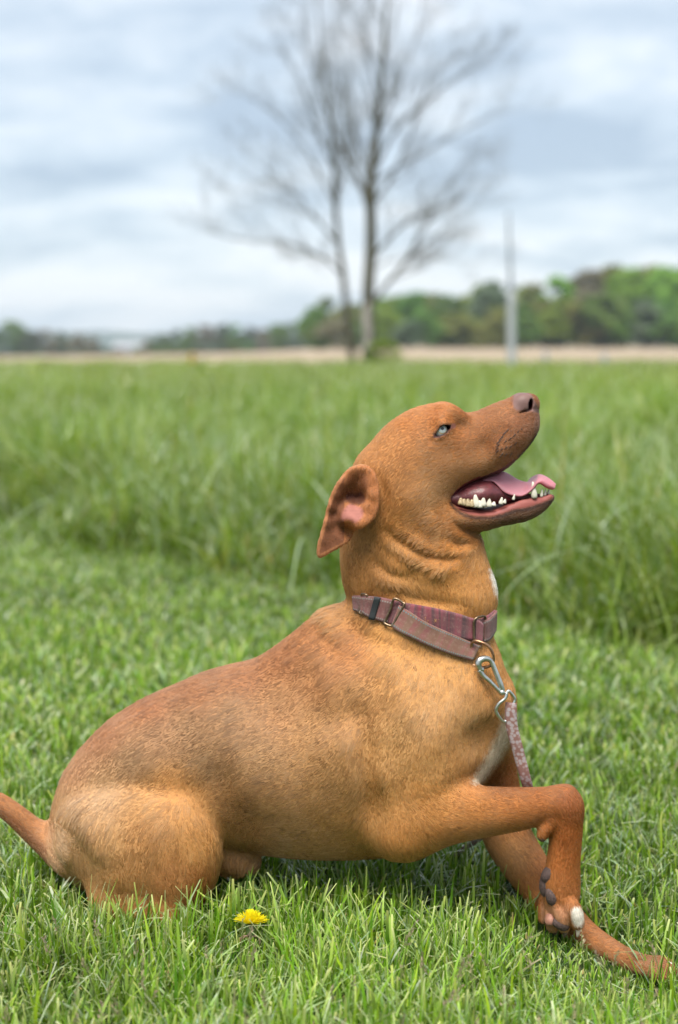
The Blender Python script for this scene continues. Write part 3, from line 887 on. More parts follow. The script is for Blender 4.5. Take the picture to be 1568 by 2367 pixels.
def grow_skin():
    nbx, nby, nbz = NX // NB, NY // NB, NZ // NB
    bx, by, bz = np.meshgrid(np.arange(nbx), np.arange(nby), np.arange(nbz), indexing='ij')
    cx, cy, cz = bx.ravel() * NB + NB // 2, by.ravel() * NB + NB // 2, bz.ravel() * NB + NB // 2
    fc = field(cx, cz, (BY0 + HV * cy).astype(np.float32))
    act = np.abs(fc) < NB * HV * 0.87 * 1.25 + 0.006
    D = np.repeat(np.repeat(np.repeat(fc.reshape(nbx, nby, nbz).astype(np.float32), NB, 0), NB, 1), NB, 2)
    ab = np.nonzero(act)[0]
    off = np.stack(np.meshgrid(*[np.arange(NB)] * 3, indexing='ij'), -1).reshape(-1, 3)
    ids = []
    for s in range(0, len(ab), 1500):
        b = ab[s:s + 1500]
        org = np.stack([bx.ravel()[b], by.ravel()[b], bz.ravel()[b]], 1) * NB
        p = (org[:, None] + off[None]).reshape(-1, 3)
        D[p[:, 0], p[:, 1], p[:, 2]] = field(p[:, 0], p[:, 2], (BY0 + HV * p[:, 1]).astype(np.float32))
        ids.append(p)
    p = np.concatenate(ids)
    p = p[(p < np.array([NX - 1, NY - 1, NZ - 1])).all(1)]
    Df = D.ravel()
    SX, SY = NY * NZ, NZ
    lin = p[:, 0] * SX + p[:, 1] * SY + p[:, 2]
    co = np.array([[i, j, k] for i in (0, 1) for j in (0, 1) for k in (0, 1)])
    cl_ = co @ np.array([SX, SY, 1])
    neg = np.zeros(len(lin), np.int8)
    for c in cl_: neg += Df[lin + c] < 0
    mix = (neg > 0) & (neg < 8)
    lin = np.sort(lin[mix])
    V8 = np.stack([Df[lin + c] for c in cl_], 1)
    acc = np.zeros((len(lin), 3)); cnt = np.zeros(len(lin))
    for a in range(8):
        for b in range(a + 1, 8):
            if np.abs(co[a] - co[b]).sum() != 1: continue
            va, vb = V8[:, a], V8[:, b]
            c = (va < 0) != (vb < 0)
            t = np.where(c, va / np.where(c, va - vb, 1), 0)
            acc += np.where(c[:, None], co[a] + t[:, None] * (co[b] - co[a]), 0); cnt += c
    pos = acc / cnt[:, None]
    base = np.stack([lin // SX, (lin // SY) % NY, lin % NZ], 1)
    V = (base + pos) * HV + np.array([BX0, BY0, BZ0])
    quads = []
    for ax, (s0, s1, s2) in enumerate(((SX, SY, 1), (SY, 1, SX), (1, SX, SY))):
        a = Df[lin] < 0; b = Df[lin + s0] < 0
        for flip in (0, 1):
            q = lin[(a & ~b) if flip == 0 else (~a & b)]
            c = np.stack([q, q - s1, q - s1 - s2, q - s2], 1)
            k = np.searchsorted(lin, c); k = np.minimum(k, len(lin) - 1)
            ok = (lin[k] == c).all(1)
            k = k[ok]
            quads.append(k[:, ::-1] if flip == 0 else k)
    F = np.concatenate(quads)
    # relax the grid's steps a little
    e = np.concatenate([F[:, [0, 1]], F[:, [1, 2]], F[:, [2, 3]], F[:, [3, 0]]])
    e = np.concatenate([e, e[:, ::-1]])
    deg = np.bincount(e[:, 0], minlength=len(V)).astype(float)[:, None]
    for lam in (0.5, -0.45, 0.5, -0.45):
        s = np.stack([np.bincount(e[:, 0], V[e[:, 1], a], minlength=len(V)) for a in range(3)], 1)
        V = V + lam * (s / np.maximum(deg, 1) - V)
    return V, F

import time as _time
_t = _time.time()
SKIN_V, SKIN_F = grow_skin()
print('skin', len(SKIN_V), 'verts', round(_time.time() - _t, 1), 's')
# ----------------------------------------------------------------------------
# the dog's coat colours, small parts and hair
# ----------------------------------------------------------------------------
def lin(r, g, b, k=1.0):
    c = np.array([r, g, b]) / 255.0
    return np.where(c <= 0.04045, c / 12.92, ((c + 0.055) / 1.055) ** 2.4) * k

def proj(v):
    """World points -> (u, v) of the photograph."""
    v = np.asarray(v, float)
    rx, ry, rz = v[:, 0], v[:, 1] + CAM_D, v[:, 2] - CAM_H
    dep = ry * CT - rz * ST
    up = ry * ST + rz * CT
    return np.stack([784 + FPX * rx / dep, 1183 - FPX * up / dep], 1)

def uv_sd(poly, q, n=4):
    return poly_sd(catmull(poly, n, True), q[:, 0], q[:, 1])
def sst(a, b, x):
    t = np.clip((x - a) / (b - a), 0, 1); return t * t * (3 - 2 * t)
def shep_pts(cp, q, e=25.0, pw=2.0):
    cp = np.asarray(cp, float)
    W = np.zeros(len(q)); R = np.zeros((len(q), cp.shape[1] - 2))
    for c in cp:
        w = 1.0 / ((q[:, 0] - c[0]) ** 2 + (q[:, 1] - c[1]) ** 2 + e * e) ** pw
        W += w; R += w[:, None] * c[2:]
    return R / W[:, None]

class VNoise:
    """Smooth value noise on a random lattice."""
    def __init__(s, seed, n=64):
        s.n = n; s.g = np.random.default_rng(seed).uniform(-1, 1, (n, n, n)).astype(np.float32)
    def __call__(s, p):
        i = np.floor(p).astype(int); f = p - i; f = f * f * (3 - 2 * f)
        i %= s.n; j = (i + 1) % s.n
        g = s.g
        r = 0
        for a in (0, 1):
            for b in (0, 1):
                for c in (0, 1):
                    w = (f[:, 0] if a else 1 - f[:, 0]) * (f[:, 1] if b else 1 - f[:, 1]) * (f[:, 2] if c else 1 - f[:, 2])
                    r = r + w * g[(j if a else i)[:, 0], (j if b else i)[:, 1], (j if c else i)[:, 2]]
        return r
VN = VNoise(11)

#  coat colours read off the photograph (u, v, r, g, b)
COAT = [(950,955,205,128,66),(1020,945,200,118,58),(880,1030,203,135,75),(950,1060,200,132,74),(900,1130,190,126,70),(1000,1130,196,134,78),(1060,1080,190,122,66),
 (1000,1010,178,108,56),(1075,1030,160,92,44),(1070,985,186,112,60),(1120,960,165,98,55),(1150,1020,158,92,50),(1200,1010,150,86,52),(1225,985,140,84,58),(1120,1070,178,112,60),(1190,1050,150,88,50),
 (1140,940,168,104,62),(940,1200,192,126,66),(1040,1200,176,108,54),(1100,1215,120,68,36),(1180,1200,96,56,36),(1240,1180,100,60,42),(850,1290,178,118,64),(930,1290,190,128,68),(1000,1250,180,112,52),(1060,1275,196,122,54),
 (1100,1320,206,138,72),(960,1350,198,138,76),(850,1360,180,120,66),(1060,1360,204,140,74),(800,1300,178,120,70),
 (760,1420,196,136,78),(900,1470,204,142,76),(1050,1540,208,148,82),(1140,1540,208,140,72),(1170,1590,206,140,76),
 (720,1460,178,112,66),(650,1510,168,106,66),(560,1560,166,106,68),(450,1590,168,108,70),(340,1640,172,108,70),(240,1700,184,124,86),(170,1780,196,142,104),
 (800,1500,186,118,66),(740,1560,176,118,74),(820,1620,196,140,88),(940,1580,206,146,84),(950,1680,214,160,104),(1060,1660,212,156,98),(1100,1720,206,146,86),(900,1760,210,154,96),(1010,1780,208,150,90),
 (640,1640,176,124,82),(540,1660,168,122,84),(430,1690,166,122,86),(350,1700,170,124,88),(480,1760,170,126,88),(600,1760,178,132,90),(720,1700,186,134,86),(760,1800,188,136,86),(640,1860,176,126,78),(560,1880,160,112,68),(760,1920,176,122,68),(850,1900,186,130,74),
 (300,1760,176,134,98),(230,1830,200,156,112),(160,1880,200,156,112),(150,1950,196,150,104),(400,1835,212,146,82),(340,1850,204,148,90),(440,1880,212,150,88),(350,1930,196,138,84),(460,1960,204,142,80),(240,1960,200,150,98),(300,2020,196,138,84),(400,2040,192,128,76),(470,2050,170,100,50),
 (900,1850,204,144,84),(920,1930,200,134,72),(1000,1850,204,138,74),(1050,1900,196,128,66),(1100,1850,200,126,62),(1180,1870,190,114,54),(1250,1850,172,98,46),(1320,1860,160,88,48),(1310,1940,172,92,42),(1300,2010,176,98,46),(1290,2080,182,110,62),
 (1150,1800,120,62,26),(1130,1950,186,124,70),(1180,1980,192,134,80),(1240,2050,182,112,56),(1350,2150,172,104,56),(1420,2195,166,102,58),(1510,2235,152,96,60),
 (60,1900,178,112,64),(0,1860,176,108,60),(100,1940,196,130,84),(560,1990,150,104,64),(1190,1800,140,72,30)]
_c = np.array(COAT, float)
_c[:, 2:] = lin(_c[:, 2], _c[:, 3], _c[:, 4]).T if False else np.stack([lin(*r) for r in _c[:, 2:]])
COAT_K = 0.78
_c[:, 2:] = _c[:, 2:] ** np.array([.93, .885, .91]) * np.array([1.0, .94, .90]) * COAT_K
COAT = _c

NOSE_P = [(1187,917),(1196,908),(1214,905),(1229,912),(1238,928),(1246,946),(1245,954),(1232,951),(1214,950),(1194,947),(1186,934)]
LIP_P = [(1043,1150),(1060,1176),(1092,1190),(1133,1192),(1163,1186),(1189,1176),(1214,1173),(1244,1164),(1272,1153),(1282,1140),(1262,1132),(1200,1136),(1153,1153),(1106,1158),(1062,1146)]
ULIP = [(1043,1148),(1053,1138),(1072,1122),(1100,1108),(1131,1097),(1158,1087),(1172,1079),(1182,1078),(1168,1092),(1140,1106),(1105,1118),(1078,1136),(1058,1152)]
FRONT_LIP = [(1246,995),(1250,1000),(1240,1014),(1226,1034),(1205,1056),(1198,1054),(1218,1032),(1234,1010)]
EARPINK = [(800,1166),(812,1160),(828,1166),(838,1170),(844,1180),(842,1194),(834,1204),(822,1212),(810,1206),(800,1204),(792,1206),(786,1196),(790,1180)]
EARIN = [(806,1096),(832,1086),(848,1098),(852,1120),(842,1142),(818,1150),(796,1156),(784,1148),(792,1120)]
EARHOLE = [(798,1152),(806,1138),(822,1140),(836,1136),(846,1152),(838,1164),(818,1166),(804,1160)]
CHEST_W = [(1170,1650),(1186,1690),(1168,1735),(1140,1776),(1114,1808),(1092,1806),(1114,1766),(1138,1720),(1156,1680)]
NECK_W = [(1134,1314),(1144,1326),(1156,1350),(1154,1374),(1146,1368),(1140,1350),(1134,1332)]
TOE_W = [(1322,2102),(1336,2096),(1350,2106),(1350,2128),(1342,2142),(1330,2140),(1322,2124)]

def paint(v):
    """Colour, baldness and hair length (mm) of skin points."""
    m = v.copy(); body = v[:, 0] < .30
    hi = v[:, 2] > .42
    m[:, 1] = np.where(hi, -np.abs(v[:, 1]), v[:, 1])
    q = proj(m)
    near = v[:, 1] < 0.0
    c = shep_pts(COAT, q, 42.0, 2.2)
    bald = np.zeros(len(v))
    ay = np.abs(v[:, 1])
    def lay(w, col, b=None):
        nonlocal c, bald
        c = c * (1 - w[:, None]) + col * w[:, None]
        if b is not None: bald = np.maximum(bald, w * b)
    head = hi & (q[:, 0] > 700)
    # dark muzzle front and chin, then lips and nose
    def P_(poly, soft): return np.where(head, sst(-soft, soft, uv_sd(poly, q)), 0.0)
    lay(P_(FRONT_LIP, 5) , lin(44, 26, 24), .9)
    lsd = uv_sd(LIP_P, q)
    lay(np.where(head & (q[:, 1] > np.interp(q[:, 0], [1045, 1100, 1180, 1280], [1160, 1176, 1166, 1145])), np.exp(-((lsd + 5) / 4.0) ** 2) * .85, 0), lin(58, 34, 28), .5)
    lay(P_(LIP_P, 4), lin(146, 80, 72), 1.0)
    lay(P_(ULIP, 4), lin(100, 60, 50), 1.0)
    jt = head & (q[:, 1] > 1100) & (q[:, 1] < 1200) & (q[:, 0] > 1045) & (ay < .036) & (ay < np.interp(q[:, 0], [1050, 1180, 1270], [.05, .028, .012]))
    jt &= q[:, 1] < np.interp(q[:, 0], [1050, 1100, 1160, 1230, 1280], [1160, 1172, 1166, 1152, 1146])
    lay(jt * 1.0, lin(120, 42, 46), 1.0)
    pal = head & (q[:, 0] > 1050) & (q[:, 1] > 1060) & (ay < .03) & (q[:, 1] < 1135) & (q[:, 1] > np.interp(q[:, 0], [1050, 1175, 1240], [1120, 1072, 1020]))
    lay(pal * 1.0, lin(88, 40, 38), 1.0)
    fl = head & (q[:, 0] > 1236) & (q[:, 1] > 958) & (q[:, 1] < 1000)
    lay(fl * .45, lin(120, 84, 70))
    nz = P_(NOSE_P, 3.5)
    lay(nz, lin(122, 92, 86), 1.0)
    nh = head & (np.hypot((v[:, 0] - NOS[0]) / .0036, (v[:, 2] - NOS[2]) / .0082) < 1.0)
    lay(nh * 1.0, lin(58, 26, 22), 1.0)
    # rim of the lids
    ix = np.clip(((v[:, 0] - BX0) / HV).round().astype(int), 0, NX - 1); iz = np.clip(((v[:, 2] - BZ0) / HV).round().astype(int), 0, NZ - 1)
    ld = _ld[ix, iz]
    eyez = head & (np.abs(v[:, 0] - EYE[0]) < .04) & (np.abs(v[:, 2] - EYE[2]) < .04)
    lay(np.where(eyez, sst(-.0042, -.001, ld), 0), lin(62, 32, 28), 1.0)
    cr_ = eyez & (np.hypot(q[:, 0] - 1049, q[:, 1] - 984) < 6)
    lay(cr_ * .8, lin(150, 98, 88), 1.0)
    # ear
    inear = uv_sd(EAR, q) * 1.0
    onear = head & near & (inear > -2) & (v[:, 1] < _ey[ix, iz] + 0.007)
    flap = onear & (q[:, 0] < 796)
    lay(np.where(onear, .75, 0), lin(170, 104, 62), .5)
    lay(np.where(flap, .85, 0) * sst(-2, 9, inear), lin(112, 68, 46), .9)
    lay(np.where(onear & (inear < 9) & (q[:, 0] < 800), .6, 0), lin(186, 124, 82), .2)
    lay(np.where(onear, .85 * sst(-8, 8, uv_sd(EARIN, q)), 0), lin(112, 64, 36), .6)
    lay(np.where(onear, sst(-1, 8, uv_sd(EARPINK, q)), 0), lin(168, 108, 96), .8)
    lay(np.where(onear, .8 * sst(-4, 5, uv_sd(EARHOLE, q)), 0), lin(66, 32, 30), 1.0)  # ear hole: dark canal pigment, with the hollow's shade painted in as well
    # white marks
    n = VN(v * 420) * 7
    lay(np.where((v[:, 1] < .1), sst(-9, 9, uv_sd(CHEST_W, q) + n), 0) * .9, lin(222, 204, 176) * .72)
    lay(np.where(head, sst(-6, 6, uv_sd(NECK_W, q) + n * .6), 0), lin(236, 228, 214) * .9)
    toe = (v[:, 1] < -.116) & (v[:, 2] < .2)
    lay(np.where(toe, sst(-5, 5, uv_sd(TOE_W, q)), 0), lin(236, 228, 214) * .9)
    ul = (v[:, 2] < .2) & (q[:, 0] > 1250) & (q[:, 0] < 1316) & (q[:, 1] > 2085) & (v[:, 1] < -.07)
    lay(ul * .5 * sst(2078, 2112, q[:, 1]), lin(206, 156, 124), .6 )
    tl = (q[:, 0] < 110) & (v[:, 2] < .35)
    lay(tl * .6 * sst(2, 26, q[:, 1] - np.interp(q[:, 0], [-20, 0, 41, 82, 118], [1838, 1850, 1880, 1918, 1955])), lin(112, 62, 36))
    # hair length in mm
    L = shep_pts([(1170,1000,2.0),(1220,990,1.5),(1090,1010,2.6),(1030,1000,2.4),(960,960,3.2),(900,1050,4.0),(960,1150,5.0),(1080,1090,3.5),(1100,1215,4.5),(1200,1190,3),(940,1240,9),(1050,1260,8),(860,1320,10),(960,1340,12),(1080,1330,9),
                  (770,1420,13),(900,1480,13),(1080,1560,10),(900,1620,11),(1000,1750,10),(650,1540,12),(450,1620,12),(250,1720,12),(600,1740,12),(450,1750,12),(160,1880,12),(350,1860,12),(350,2000,13),(480,1980,13),(750,1930,12),
                  (930,1930,7),(1050,1870,6),(1200,1870,5.5),(1300,1880,4),(1300,1980,4.5),(1290,2080,4),(1180,1960,5),(1300,2110,4.5),(1450,2210,3.5),(40,1890,7),(810,1160,2.0),(860,1150,3),(745,1270,1.2),(760,1200,1.6),(790,1250,1.5)], q, 25.0, 2.0)[:, 0]
    return np.clip(c, 0, 1), bald, L, q

FLOW = [(1200,980,-1,.45),(1120,1000,-1,.5),(1180,1040,-1,.1),(1100,1080,-1,.35),(1020,950,-1,.05),(950,960,-1,.45),(880,1040,-.75,.8),(1020,1040,-1,.45),(950,1120,-.8,.75),(1020,1150,-1,.35),(880,1150,-.5,.9),(1100,1215,-1,.12),(1230,1185,-1,.3),
 (950,1220,-.8,.6),(1040,1230,-.9,.35),(860,1300,-.15,1),(920,1290,.1,1),(980,1290,-.8,.4),(1060,1300,-.6,.8),(940,1350,.55,.75),(1040,1370,.25,.9),(1120,1340,-.25,1),(800,1350,-.1,1),
 (760,1420,-.9,.5),(850,1470,-.6,.7),(950,1500,-.3,.9),(1080,1540,-.25,1),(1160,1580,-.1,1),(700,1480,-.95,.5),(620,1550,-1,.38),(480,1580,-1,.42),(330,1650,-.9,.55),(220,1740,-.75,.75),(140,1860,-.2,1),
 (800,1580,-.75,.65),(900,1640,-.55,.85),(1010,1650,-.35,.95),(1100,1700,-.35,.95),(860,1780,-.25,1),(960,1780,-.2,1),(1050,1800,.1,1),(700,1650,-.85,.5),(560,1690,-.88,.5),(420,1700,-.88,.5),(650,1800,-.85,.45),(760,1850,-.6,.7),(520,1850,-.85,.5),(700,1940,-.9,.3),
 (300,1770,-.8,.55),(230,1880,-.35,.9),(350,1850,-.75,.5),(330,1950,-.3,.95),(440,1870,-.1,.8),(480,1930,.4,.9),(420,2030,.05,1),(220,2000,.0,1),
 (930,1920,.25,1),(1000,1860,.7,.65),(1060,1870,1,.3),(1150,1870,1,.15),(1250,1855,1,.1),(1310,1870,.35,1),(1305,1960,-.15,1),(1300,2060,-.1,1),(1170,1950,.6,.8),(1260,2070,.65,.75),(1420,2195,1,.45),(1520,2235,1,.25),
 (60,1900,-.8,-.6),(0,1860,-.85,-.5),(110,1945,-.7,-.6),(1160,1790,.1,1),(760,1200,-.25,1),(860,1140,.2,1)]

dog = empty('dog', (0.0, 0.0, 0.0))
tag(dog, 'tan brown short haired dog with one forepaw lifted, looking up with open mouth', 'dog')

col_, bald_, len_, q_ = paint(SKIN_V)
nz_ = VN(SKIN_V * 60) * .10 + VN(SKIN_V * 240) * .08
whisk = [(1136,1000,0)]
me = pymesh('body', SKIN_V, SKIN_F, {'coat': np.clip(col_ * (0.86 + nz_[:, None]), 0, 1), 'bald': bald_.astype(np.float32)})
t = NT('dog_skin')
oc = t.obj()
bl = t.n('ShaderNodeAttribute', attribute_name='bald').outputs['Fac']
fine = t.noise(900, 3, .6, oc)
cc = t.mix(t.n('ShaderNodeMath', {0: fine, 1: .5}, operation='MULTIPLY').outputs[0], t.attr('coat'), (0.5, 0.5, 0.5), 'OVERLAY')
ro = t.n('ShaderNodeMapRange', {'Value': bl, 'From Min': .8, 'To Min': .75, 'To Max': .50}).outputs[0]
skin_mat = t.pbr(cc, ro, 0, .3, t.bump(fine, .25, .0015))
body = link('body', me, skin_mat, dog)

# ---- hair ------------------------------------------------------------------
def make_fur(n):
    V, F = SKIN_V, SKIN_F
    tri = np.concatenate([F[:, [0, 1, 2]], F[:, [0, 2, 3]]])
    a, b, c = V[tri[:, 0]], V[tri[:, 1]], V[tri[:, 2]]
    cr_ = np.cross(b - a, c - a); ar = np.linalg.norm(cr_, axis=1) * .5
    fn = cr_ / (2 * ar[:, None] + 1e-15)
    Lt = len_[tri].mean(1); bt = bald_[tri].mean(1)
    # shorter hair grows closer together, what faces away from the lawn's open side a little sparser
    w = ar * np.clip(1.15 - bt * 1.25, 0, 1) * (7.0 / (Lt + 2.0)) ** .8
    w *= np.where(a[:, 1] > .04, .55, 1.0)
    w[(bt > .8)] = 0
    k = RNG.choice(len(tri), n, p=w / w.sum())
    r1, r2 = RNG.random(n), RNG.random(n)
    fl = r1 + r2 > 1; r1[fl], r2[fl] = 1 - r1[fl], 1 - r2[fl]
    root = a[k] + r1[:, None] * (b - a)[k] + r2[:, None] * (c - a)[k]
    N = fn[k]
    # smooth vertex normals
    vn = np.zeros_like(V)
    for j in range(3):
        for ax in range(3): vn[:, ax] += np.bincount(tri[:, j], cr_[:, ax], minlength=len(V))
    vn /= np.linalg.norm(vn, axis=1)[:, None] + 1e-15
    t3 = tri[k]
    N = vn[t3[:, 0]] * (1 - r1 - r2)[:, None] + vn[t3[:, 1]] * r1[:, None] + vn[t3[:, 2]] * r2[:, None]
    N /= np.linalg.norm(N, axis=1)[:, None] + 1e-15
    cl_, bd_, L, q = paint(root)
    fd = shep_pts(FLOW, q, 22.0, 2.0)
    d = np.stack([fd[:, 0], np.zeros(n), -fd[:, 1]], 1)
    # hairs lean together in locks: each follows the nearest of a set of guide hairs
    swirl = np.stack([VN(root * 70 + 7), VN(root * 70 + 31), VN(root * 70 + 57)], 1)
    d += .14 * swirl + RNG.normal(0, .07, (n, 3))
    d -= N * (d * N).sum(1)[:, None]
    d /= np.linalg.norm(d, axis=1)[:, None] + 1e-9
    lift = np.clip(.15 + .07 * VN(root * 110 + 5) + RNG.normal(0, .045, n), .03, .5)
    L = L * .00135 * RNG.uniform(.7, 1.2, n)
    root = root - N * .0004
    tip = root + d * L[:, None] + N * (L * lift * .6)[:, None]
    from mathutils.kdtree import KDTree
    G = n // 11
    kd = KDTree(G)
    for i, p in enumerate(root[:G]): kd.insert(p, i)
    kd.balance()
    gi = np.fromiter((kd.find(p)[1] for p in root.tolist()), dtype=np.int64, count=n)
    pull = np.clip(.25 + .5 * (L * 1000 / 10), 0, .62)[:, None]
    same = ((N * N[gi]).sum(1) > .6)[:, None]
    tip = np.where(same, tip * (1 - pull) + (tip[gi] + (root - root[gi]) * .15) * pull, tip)
    mid = root * .55 + tip * .45 + N * (L * lift * .28)[:, None]
    pts = np.zeros((n, 4, 3))
    for i, s in enumerate((0, .33, .67, 1.0)):
        pts[:, i] = root * (1 - s) ** 2 + 2 * s * (1 - s) * mid + tip * s * s
    rad = np.clip(.00013 + .000013 * L * 1000, .00011, .00027) * RNG.uniform(.8, 1.25, n)
    R = rad[:, None] * np.array([1.0, .95, .75, .22])
    lk = np.clip(L * 1000 / 9, .35, 1.1)
    gt = RNG.normal(0, .12, G)
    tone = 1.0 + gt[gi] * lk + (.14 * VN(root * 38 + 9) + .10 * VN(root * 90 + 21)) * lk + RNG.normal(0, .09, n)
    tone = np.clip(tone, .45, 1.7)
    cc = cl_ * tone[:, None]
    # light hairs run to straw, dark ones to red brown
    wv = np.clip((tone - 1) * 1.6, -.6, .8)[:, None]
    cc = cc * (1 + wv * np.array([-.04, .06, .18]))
    return pts, R, np.clip(cc, 0, .95)

FUR_N = 420000
fp, fr, fc = make_fur(FUR_N)
# dark whisker roots and a few long whiskers on muzzle and chin
skin_bvh = BVHTree.FromPolygons([tuple(p) for p in SKIN_V], [tuple(map(int, q)) for q in SKIN_F])
CAMV = Vector((0, -CAM_D, CAM_H))
def hit(u, v, off=0.0):
    """The skin point that the photograph shows at (u, v), lifted off along its normal."""
    d = Vector(P(u, v, 0)) - CAMV; d.normalize()
    h = skin_bvh.ray_cast(CAMV, d)
    if h[0] is None: return None, None
    n = h[1]
    if n.dot(d) > 0: n = -n
    return np.array(h[0] + n * off), np.array(n)

curves = bpy.data.hair_curves.new('fur')
curves.add_curves([4] * FUR_N)
curves.position_data.foreach_set('vector', fp.reshape(-1).astype(np.float32))
ra = curves.attributes.new('radius', 'FLOAT', 'POINT'); ra.data.foreach_set('value', fr.reshape(-1).astype(np.float32))
ca = curves.attributes.new('coat', 'FLOAT_COLOR', 'CURVE')
ca.data.foreach_set('color', np.concatenate([fc, np.ones((FUR_N, 1))], 1).reshape(-1).astype(np.float32))
t = NT('dog_hair')
hb = t.n('ShaderNodeBsdfHairPrincipled', {'Color': t.attr('coat'), 'Roughness': .42, 'Radial Roughness': .55, 'Coat': 0.0, 'Random Roughness': .2}, model='CHIANG', parametrization='COLOR')
df = t.n('ShaderNodeBsdfDiffuse', {'Color': t.attr('coat')})
ms = t.n('ShaderNodeMixShader', {0: .42, 1: hb.outputs[0], 2: df.outputs[0]})
t.t.links.new(ms.outputs[0], t.out.inputs['Surface'])
curves.materials.append(t.m)
fur = bpy.data.objects.new('fur', curves); COL.objects.link(fur); fur.parent = dog
tag(fur, kind='stuff')
# ---- eyes --------------------------------------------------------------------
def ball(c, r, n=24, m=16, sc=(1, 1, 1)):
    v, f = [], []
    for i in range(m + 1):
        th = math.pi * i / m
        for j in range(n):
            ph = 2 * math.pi * j / n
            v.append((c[0] + sc[0] * r * math.sin(th) * math.cos(ph), c[1] + sc[1] * r * math.sin(th) * math.sin(ph), c[2] + sc[2] * r * math.cos(th)))
    for i in range(m):
        for j in range(n):
            f.append((i * n + j, (i + 1) * n + j, (i + 1) * n + (j + 1) % n, i * n + (j + 1) % n))
    return v, f

def cap(c, r, axis, a0, a1, n=28, m=6, dish=0.0):
    """A ring-shaped piece of a sphere between two angles off its axis."""
    axis = np.array(axis, float); axis /= np.linalg.norm(axis)
    u = np.cross(axis, [0, 0, 1.0]); u /= np.linalg.norm(u); w = np.cross(axis, u)
    v, f = [], []
    for i in range(m + 1):
        a = a0 + (a1 - a0) * i / m
        for j in range(n):
            p = 2 * math.pi * j / n
            v.append(np.array(c) + r * (math.cos(a) * axis + math.sin(a) * (math.cos(p) * u + math.sin(p) * w)))
    for i in range(m):
        for j in range(n):
            f.append((i * n + j, (i + 1) * n + j, (i + 1) * n + (j + 1) % n, i * n + (j + 1) % n))
    return v, f

_ix = int(round((EYE[0] - BX0) / HV)); _iz = int(round((EYE[2] - BZ0) / HV))
_ys = np.linspace(-.09, 0, 400)
_tf = T(np.full(400, _ix), np.full(400, _iz), _ys)
EYE_SURF = _ys[np.argmax(_tf < 0)]
eye_white = simple_mat('eye_white', (.56, .53, .47), .12, 0, 300, .12, **{'Coat Weight': .6, 'Coat Roughness': .03})
t = NT('iris'); oc = t.obj()
fib = t.noise(1500, 2, .6, oc)
iris_m = t.pbr(t.ramp(fib, [(.3, (.34, .39, .38)), (.7, (.56, .60, .56))]), .12, 0, .5, None, **{'Coat Weight': .8, 'Coat Roughness': .03})
iris_rim = simple_mat('iris_rim', (.45, .33, .16), .15, 0, 600, .3, **{'Coat Weight': .8, 'Coat Roughness': .03})
pupil_m = simple_mat('pupil', (.008, .010, .016), .08, 0, 100, .1, **{'Coat Weight': 1.0, 'Coat Roughness': .02})
for sgn in (-1, 1):
    ec = (EYE[0], sgn * (abs(EYE_SURF) - .0098), EYE[2])
    eo = link('eye', pymesh('eye', *ball(ec, .0106)), eye_white, dog)
    ax = (.20, sgn * .90, .38)
    link('iris', pymesh('iris', *cap(ec, .01075, ax, .20, .60)), iris_m, eo)
    link('iris_rim', pymesh('iris_rim', *cap(ec, .01072, ax, .59, .72, m=2)), iris_rim, eo)
    link('pupil', pymesh('pupil', *cap(ec, .01078, ax, 0.0, .225)), pupil_m, eo)

